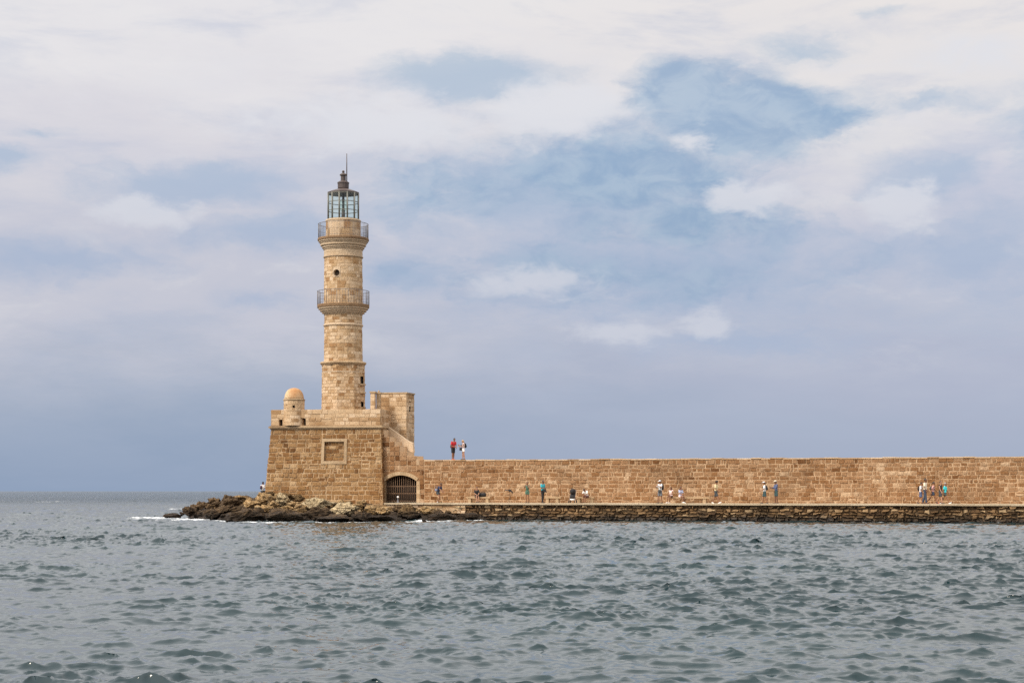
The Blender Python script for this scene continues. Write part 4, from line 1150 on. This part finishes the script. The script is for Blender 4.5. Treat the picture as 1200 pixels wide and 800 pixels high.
    if bottom:
        kind, m = bottom
        mb = MB(); torso(mb, .013, -.06, .06 if kind != 'skirt' else .06)
        for i in (0, 1):
            hp, kn, an = J['hip', i], J['knee', i], J['ank', i]
            if kind == 'shorts': limb(mb, [hp, hp.lerp(kn, .45), hp.lerp(kn, .86)], [.057, .052, .050], .008)
            if kind == 'short': limb(mb, [hp, hp.lerp(kn, .5)], [.057, .055], .008)
            if kind == 'trousers': limb(mb, [hp, hp.lerp(kn, .5), kn, kn.lerp(an, .4), kn.lerp(an, .97)], [.057, .048, .040, .038, .034], .006); mb.ball(kn, (.042 * H,) * 3, 10)
        if kind == 'skirt':
            kn = (J['knee', 0] + J['knee', 1]) / 2; hips = (J['hip', 0] + J['hip', 1]) / 2
            mb.tube([hips + s * .03 * H, hips.lerp(kn, .35), hips.lerp(kn, .75)], [(.1 * H, .075 * H), (.115 * H, .085 * H), (.12 * H, .09 * H)], 18, flat=r)
        solid(mb, {'shorts': 'shorts', 'short': 'shorts', 'trousers': 'trousers', 'skirt': 'skirt'}[kind], m, root, .013, .5)
    if shoes:
        for i in (0, 1):
            mb = MB(); ft_, ff = J['foot', i], J['ff', i]; up = -J['shin', i] if abs(J['shin', i].z) <= .8 else z
            sr = ff.cross(up).normalized()
            mb.tube([ft_ - ff * .034 * H - up * .001 * H, ft_ + ff * .03 * H, ft_ + ff * .085 * H, ft_ + ff * .112 * H], [(.024 * H, .021 * H), (.027 * H, .022 * H), (.030 * H, .016 * H), (.020 * H, .011 * H)], 14, flat=sr)
            mb.box(ft_ + ff * .038 * H - up * .017 * H, (.145 * H, .056 * H, .012 * H), ff)
            mb.build('shoe', shoes, root)
    if hat:
        kind, m = hat
        mb = MB(); c0 = hd + hs * .035 * H
        mb.tube([c0, c0 + hs * .02 * H, c0 + hs * .037 * H, c0 + hs * .044 * H], [(.053 * H, .060 * H), (.051 * H, .057 * H), (.040 * H, .045 * H), (.015 * H, .018 * H)], 20, flat=hr)
        if kind == 'cap': mb.tube([c0 + hf * .04 * H + hs * .006 * H, c0 + hf * .105 * H - hs * .004 * H], [(.042 * H, .006 * H), (.030 * H, .004 * H)], 14, flat=hr)
        if kind == 'brim': mb.tube([c0 - hs * .002 * H, c0 + hs * .006 * H], [(.098 * H, .104 * H), (.092 * H, .098 * H)], 24, flat=hr)
        mb.build('hat', m, root)
    return root, J, dict(hc=hc, s=s, f=f, fwd=fwd, r=r, H=H, nb=nb, hd=hd)

def backpack(fr, m, label, size=1., back=True, group=None):
    """a bag with pocket and two straps on a person's back"""
    H = fr['H']; s, fwd, r = fr['s'], fr['fwd'], fr['r']
    c = fr['hc'] + s * .19 * H - fwd * (.062 * H + .085 * size)
    root = empty('backpack', c, label, 'backpack', group)
    mb = MB(); w, d, h = .155 * size, .085 * size, .23 * size
    mb.tube([c - s * h, c - s * h * .9, c, c + s * h * .75, c + s * h], [(w * .8, d * .8), (w, d), (w * .98, d), (w * .8, d * .85), (w * .35, d * .4)], 16, flat=r)
    mb.build('bag', m, root)
    mb = MB(); q = c - fwd * d * .9 - s * h * .25
    mb.tube([q - s * h * .45, q, q + s * h * .4], [(w * .62, .035), (w * .7, .05), (w * .55, .03)], 14, flat=r); mb.build('pocket', m, root)
    for sg in (1, -1):
        mb = MB(); o = r * sg * .062 * H
        mb.tube([c + s * h * .8 + fwd * d * .6 + o, fr['hc'] + s * .302 * H + o, fr['hc'] + s * .25 * H + fwd * .072 * H + o * 1.1, fr['hc'] + s * .16 * H + fwd * .075 * H + o * 1.25, fr['hc'] + s * .10 * H + o * 1.55], .014, 6)
        mb.build('strap', m, root)
    return root
def hand_bag(p, m, label, w=.30, h=.24, d=.12, ax=WD, strap=.3):
    root = empty('bag', p, label, 'bag')
    p = Vector(p); mb = MB(); az = Vector((0, 0, 1))
    mb.tube([p - az*h/2, p - az*h*.42, p, p + az*h*.42, p + az*h/2], [(w*.42, d*.4), (w*.5, d*.5), (w*.5, d*.5), (w*.44, d*.45), (w*.38, d*.3)], 16, flat=ax); mb.build('pouch', m, root)
    mb = MB(); mb.tube([p + ax*w*.4 + az*h*.4, p + ax*w*.2 + az*(h*.45 + strap*.8), p + az*(h*.45 + strap), p - ax*w*.2 + az*(h*.45 + strap*.8), p - ax*w*.4 + az*h*.4], .012, 6); mb.build('strap', m, root)
    return root

FR_, FL_, FC_, FA_ = WD, -WD, WN, -WN
BLACK = cmat('black_cloth', (.013, .012, .013)); WHITE = cmat('white_cloth', (.78, .76, .74)); NAVY = cmat('navy_cloth', (.02, .03, .075)); RED = cmat('red_cloth', (.50, .02, .03))
TEAL = cmat('teal_cloth', (.03, .36, .42)); TURQ = cmat('turquoise_cloth', (.05, .62, .68)); CREAM = cmat('cream_cloth', (.72, .63, .47)); BEIGE = cmat('beige_cloth', (.62, .52, .30))
PINK = cmat('pink_cloth', (.62, .33, .30)); LPINK = cmat('pale_pink_cloth', (.75, .58, .55)); DENIM = cmat('blue_denim', (.03, .045, .075)); GREY = cmat('grey_cloth', (.13, .135, .15)); SLATE = cmat('slate_blue_cloth', (.075, .10, .19))
DGREY = cmat('dark_grey_cloth', (.04, .045, .05)); GREEN = cmat('dark_green_patterned_cloth', (.06, .13, .09), .85, .9, 26.); GTEAL = cmat('grey_teal_cloth', (.03, .065, .07)); LBLUE = cmat('pale_blue_cloth', (.40, .44, .60))
WSHOE = cmat('white_shoe', (.8, .78, .75), .6); DSHOE = cmat('dark_shoe', (.03, .027, .025), .6); OSHOE = cmat('orange_red_shoe', (.5, .09, .04), .6); BSHOE = cmat('brown_boot', (.08, .035, .02), .6)
def at(px, w): return W(u_at(px, w), w, ZQ - .006)
def att(px, w): return W(u_at(px, w), w, ZT + .008)
STAND = ((4, 6), (-4, 4)); GT = 'people strolling or resting on the mole'
# on top of the wall
p, J, fr = person(att(531, -.6), (FR_ * .75 + FC_ * .5), 1.82, 'person in red tee and black shorts standing on top of the wall', GT, 'tan', 'black', lean=9, headtilt=14, legs=((5, 8), (-3, 3)), arms=((5, 14, 65, 40), (15, 6, 40, 20)), top=('tee', RED), bottom=('shorts', BLACK), shoes=OSHOE)
hand_bag(fr['hc'] + fr['s'] * .06 - fr['f'] * .20 + Vector((0, 0, .10)), BLACK, 'black bag hanging at the back of the person in red', .26, .26, .14, strap=.34)
p, J, fr = person(att(543, -.5), (FL_ * .8 + FC_ * .45), 1.64, 'person with long blond hair and white shorts on top of the wall', GT, 'fair', 'blond', 'long', headtilt=14, legs=((5, 5), (-4, 4)), arms=((30, 8, 85, 15), (20, 8, 75, 20)), top=('sleeveless', LPINK), bottom=('short', WHITE), shoes=DSHOE, female=True)
backpack(fr, BLACK, 'black backpack worn by the blond person on top of the wall', .85)
hand_bag(fr['hc'] + fr['f'] * .22 + Vector((0, 0, .02)), BLACK, 'black bag held in front by the blond person on top of the wall', .24, .24, .13, strap=.28)
# along the walkway, from the gate outwards
p, J, fr = person(at(513, 2.2), FR_ * .95 + FC_ * .25, 1.76, 'person in navy top and dark shorts bending forward with an arm out near the gate', GT, 'tan', 'brown', lean=24, headtilt=6, legs=((34, 58), (22, 52)), arms=((62, 6, 12, 0), (38, 8, 40, 10)), top=('tee', NAVY), bottom=('short', DGREY), shoes=WSHOE)
hand_bag(fr['hc'] - fr['f'] * .02 + fr['r'] * .20 + Vector((0, 0, .20)), cmat('grey_blue_bag_cloth', (.16, .19, .28)), 'grey-blue bag carried by the bending person in navy', .22, .18, .10, strap=.26)
p, J, fr = person(at(558.5, 1.05), FC_ * .85 + FR_ * .5, 1.66, 'person in black dress with bare pale legs sitting on a bench beside a black bag', GT, 'fair', 'brown', 'bun', lean=8, headtilt=10, legs=((86, 84), (84, 86)), hip=.53, arms=((25, 6, 50, 25), (25, 6, 50, 25)), top=('dress', BLACK), shoes=DSHOE, female=True, seated=True)
p, J, fr = person(at(618, 1.5), FC_, 1.70, 'person in dark green patterned top and shorts standing with raised forearms', GT, 'tan', 'brown', 'bun', legs=STAND, arms=((45, 12, 95, 25), (45, 12, 95, 25)), top=('sleeveless', GREEN), bottom=('short', GREEN), shoes=DSHOE, female=True)
p, J, fr = person(at(636, 2.4), FR_ * .9 + FC_ * .4, 1.80, 'person in teal tee and black trousers standing beside a stone bench', GT, 'dark', 'black', headtilt=8, legs=((6, 6), (-6, 4)), arms=((14, 8, 80, 20), (4, 8, 30, 0)), top=('tee', TEAL), bottom=('trousers', BLACK), shoes=DSHOE)
hand_bag(J['wr', 0] * .35 + fr['hc'] * .65 + fr['f'] * .16 + Vector((0, 0, -.06)), BLACK, 'black bag hanging from the hand of the person in teal', .24, .26, .12, strap=.2)
p, J, fr = person(at(688, 1.05), FC_ * .9 - FR_ * .3, 1.70, 'person in white tee bent forward on a bench next to a black pushchair', GT, 'tan', 'brown', lean=32, headtilt=30, legs=((84, 86), (80, 80)), hip=.53, arms=((48, 12, 70, 35), (48, 12, 60, 35)), top=('tee', WHITE), bottom=('shorts', cmat('dark_red_cloth', (.09, .03, .025))), shoes=BSHOE, seated=True)
p, J, fr = person(at(773.5, 2.8), FL_ * .55 + FC_ * .8, 1.78, 'person in white cap and grey shorts with a black backpack at the kerb', GT, 'tan', 'brown', legs=((6, 4), (-5, 5)), spread=.055, arms=((30, 14, 75, 30), (40, 24, 80, 30)), top=('tee', WHITE), bottom=('shorts', GREY), hat=('cap', WHITE), shoes=DSHOE)
backpack(fr, BLACK, 'large black backpack on the person in white cap and grey shorts', 1.1)
hand_bag(fr['hc'] + fr['f'] * .16 - fr['r'] * .12 + Vector((0, 0, .02)), DGREY, 'dark waist bag in front of the person in white cap and grey shorts', .22, .2, .12, strap=.3)
p, J, fr = person(at(786.5, 1.15), FC_ * .8 - FR_ * .3, 1.62, 'person in pale pink top with long brown hair sitting on a stone bench', GT, 'tan', 'brown', 'long', legs=((84, 82), (80, 88)), hip=.52, lean=4, arms=((20, 8, 55, 25), (20, 8, 55, 25)), top=('sleeveless', LPINK), bottom=('short', BSHOE), shoes=WSHOE, female=True, seated=True)
p, J, fr = person(at(797, 1.15), FC_ * .6 + FR_ * .8, 1.66, 'person in pale blue top sitting on a stone bench next to the one in pink', GT, 'tan', 'brown', 'long', legs=((88, 84), (84, 88)), hip=.52, lean=8, arms=((35, 8, 50, 15), (30, 8, 55, 15)), top=('tee', LBLUE), bottom=('short', LPINK), shoes=WSHOE, female=True, seated=True)
p, J, fr = person(at(839, 2.2), FR_ * .95 + FC_ * .2, 1.80, 'person in beige shirt and black brimmed hat striding in white shoes', GT, 'tan', 'black', legs=((24, 8), (-16, 12)), lean=3, arms=((10, 10, 45, 15), (-10, 8, 55, 10)), top=('tee', BEIGE), bottom=('shorts', DGREY), shoes=WSHOE, hat=('brim', BLACK))
p, J, fr = person(at(896, 2.2), FL_ * .9 + FC_ * .25, 1.68, 'person in white cap and white tee with teal shorts and a small backpack', GT, 'tan', 'black', 'tail', legs=((14, 6), (-10, 10)), lean=3, arms=((12, 8, 60, 10), (12, 8, 60, 10)), top=('tee', WHITE), bottom=('shorts', GTEAL), shoes=DSHOE, hat=('cap', WHITE), female=True)
backpack(fr, BLACK, 'small black backpack on the person in white tee and teal shorts', .8)
p, J, fr = person(at(909.5, 2.2), FL_ * .8 + FC_ * .5, 1.76, 'person in slate blue shirt and pale cap looking at something in the hands', GT, 'dark', 'grey', headtilt=10, legs=STAND, arms=((25, 8, 75, 15), (25, 8, 75, 15)), top=('long', SLATE), bottom=('shorts', GTEAL), shoes=BSHOE, hat=('cap', CREAM))
# the group walking off
p, J, fr = person(at(1079, 2.3), FR_ * .95 + FC_ * .2, 1.60, 'shorter person in white tee and grey shorts at the rear of the walking group', GT, 'tan', 'black', legs=((14, 6), (-14, 14)), lean=3, arms=((14, 8, 25, 0), (-10, 8, 20, 0)), top=('tee', WHITE), bottom=('shorts', SLATE), shoes=DSHOE)
backpack(fr, BLACK, 'black backpack on the shorter person in white at the rear of the group', .7)
p, J, fr = person(at(1084.2, 2.7), FR_ * .95 + FC_ * .25, 1.88, 'tall person in cream shirt and blue jeans in the walking group', GT, 'dark', 'black', legs=((10, 4), (-10, 8)), arms=((8, 8, 20, 0), (-8, 8, 15, 0)), top=('tee', CREAM), bottom=('trousers', DENIM), shoes=BSHOE)
p, J, fr = person(at(1093, 2.3), FR_ * .95 - FC_ * .1, 1.70, 'person in pink tee and denim shorts with black hair in the walking group', GT, 'tan', 'black', 'tail', lean=5, legs=((26, 8), (-22, 20)), arms=((-24, 10, 30, 0), (24, 8, 30, 0)), top=('tee', PINK), bottom=('short', DENIM), shoes=OSHOE, female=True)
backpack(fr, DGREY, 'dark backpack on the person in pink tee and denim shorts', .7)
p, J, fr = person(at(1102, 2.6), FR_ * .9 + FC_ * .35, 1.72, 'person in black tee and black shorts in the walking group', GT, 'fair', 'brown', legs=((16, 6), (-18, 18)), arms=((12, 8, 20, 0), (-4, 8, 15, 0)), top=('sleeveless', BLACK), bottom=('shorts', DGREY), shoes=DSHOE)
p, J, fr = person(at(1107.3, 2.3), FR_ * .95 + FC_ * .2, 1.66, 'person in bright turquoise tee leading the walking group with a long stride', GT, 'tan', 'grey', legs=((30, 6), (-20, 16)), lean=2, arms=((-12, 8, 20, 0), (18, 8, 20, 0)), top=('tee', TURQ), bottom=('short', GTEAL), shoes=WSHOE)
# behind the rocks at the far left
sp = Vector((X_at(307.3, 157.2), 157.2, 0))
p, J, fr = person(sp + Vector((0, 0, Z_at(575.6, 157.2) - .14 - .0)), FR_ * .3 - FC_ * .9, 1.72, 'person in white top with black hair sitting on the rocks left of the fortress', GT, 'tan', 'black', legs=((80, 70), (76, 74)), hip=.16, lean=6, arms=((25, 12, 30, 0), (25, 12, 30, 0)), top=('tee', WHITE), bottom=('shorts', DGREY), shoes=DSHOE, seated=True)
backpack(fr, cmat('dark_maroon_cloth', (.05, .015, .03)), 'dark maroon backpack on the person sitting on the rocks', .7)

# ------------------------------------------------------------------ benches and small things on the walkway
def bench(px0, px1, sup, label):
    w = .75; u0, u1 = u_at(px0, w), u_at(px1, w)
    b = empty('stone_bench', W((u0+u1)/2, w, ZQ), label, 'bench', 'stone benches along the wall')
    mb = MB(); mb.box(W((u0+u1)/2, w, ZQ + .42), (u1 - u0, .48, .11), WD); mb.build('seat', M_CORNICE, b)
    for px in sup:
        mb = MB(); mb.box(W(u_at(px, w), w, ZQ + .18), (.26, .40, .375), WD, taper=.9); mb.build('support', M_CORNICE, b)
bench(547, 575, (551, 571.5), 'pale stone bench under the person in black and a black bag')
bench(639, 658, (642, 653.5), 'empty pale stone bench right of the person in teal')
bench(676, 697, (679, 694), 'pale stone bench between the pushchair and the person in white')
bench(783, 832, (801, 826), 'long pale stone bench under the two seated people in pink and blue')
bp = W(u_at(565.5, .8), .8, ZQ + .475)
b = empty('bag', bp, 'big boxy black bag lying on the bench beside the person in black', 'bag')
mb = MB(); c = bp + Vector((0, 0, .17)); mb.tube([c - WD*.27, c - WD*.25, c + WD*.25, c + WD*.27], [(.14, .13), (.17, .16), (.17, .16), (.14, .13)], 16, flat=(0, 0, 1)); mb.build('pouch', BLACK, b)
mb = MB(); mb.tube([c - WD*.12 + Vector((0,0,.16)), c - WD*.08 + Vector((0,0,.25)), c + WD*.08 + Vector((0,0,.25)), c + WD*.12 + Vector((0,0,.16))], .014, 6); mb.build('handle', BLACK, b)
# thin stand with a small dark head
sp = at(597.5, 2.4); ez = Vector((0, 0, 1))
st = empty('tripod', sp, 'thin dark stand with a small angled head on the walkway between two people', 'tripod')
for k in range(3):
    a = 2*PI*k/3 + .5; mb = MB(); mb.tube([sp + ez*.40, sp + Vector((math.cos(a)*.22, math.sin(a)*.22, .012))], .013, 6); mb.build('leg', BLACK, st)
mb = MB(); mb.tube([sp + ez*.36, sp + ez*.92], .018, 8); mb.build('pole', BLACK, st)
mb = MB(); mb.box(sp + ez*1.0, (.20, .14, .17), WD + ez*.0); mb.tube([sp + ez*1.0 + WD*.08, sp + ez*.80 + WD*.24], [.05, .06], 8); mb.build('head', BLACK, st)
mb = MB(); mb.tube([sp + ez*1.02 - WD*.08, sp + ez*1.03 - WD*.42], [.03, .035], 8); mb.build('arm', DGREY, st)
# pushchair
pp = at(671, 1.9); pc = empty('pushchair', pp, 'black pushchair with a raised hood parked in front of the stone benches', 'pushchair')
rr, ff = WD, WN
for sg in (1, -1):
    for fo, rad in ((.30, .085), (-.28, .12)):
        c = pp + rr*sg*.24 + ff*fo + ez*rad
        mb = MB(); mb.tube([c - rr*.02, c + rr*.02], rad, 16); wl_ = mb.build('wheel', BLACK, pc)
        mb = MB(); mb.tube([c - rr*.026, c + rr*.026], rad*.55, 12); mb.build('rim', GREY, wl_)
mb = MB()
for sg in (1, -1):
    o = rr*sg*.21
    mb.tube([pp + o + ff*.30 + ez*.09, pp + o - ff*.02 + ez*.58, pp + o - ff*.34 + ez*1.04], .016, 6)
    mb.tube([pp + o - ff*.28 + ez*.12, pp + o + ff*.02 + ez*.55], .016, 6)
mb.tube([pp - rr*.21 - ff*.34 + ez*1.04, pp + rr*.21 - ff*.34 + ez*1.04], .02, 8)
mb.build('frame', GREY, pc)
mb = MB(); mb.tube([pp + ff*.14 + ez*.38, pp + ff*.10 + ez*.50, pp - ff*.08 + ez*.60, pp - ff*.16 + ez*.95], [(.20, .10), (.21, .12), (.21, .12), (.20, .06)], 16, flat=rr); mb.build('seat', BLACK, pc)
mb = MB(); mb.ball(pp - ff*.05 + ez*.92, (.235, .28, .24), 18, (rr, ff, ez)); mb.build('hood', BLACK, pc)
mb = MB(); mb.tube([pp + ff*.0 + ez*.20, pp + ff*.0 + ez*.34], [(.19, .20), (.21, .23)], 14, flat=rr); mb.build('basket', WHITE, pc)
# small post before the gate
bp = W(u_at(466.3, 2.0), 2.0, ZQ - .005)
bo = empty('mooring_post', bp, 'small pale metal post with a round head before the barred gate', 'post')
mb = MB(); mb.lathe(bp, [(.11, 0), (.11, .03), (.05, .06), (.045, .38), (.07, .40)], 14); mb.build('shaft', GREY, bo)
mb = MB(); mb.ball(bp + ez*.46, (.09, .09, .085), 14); mb.build('head', WHITE, bo)
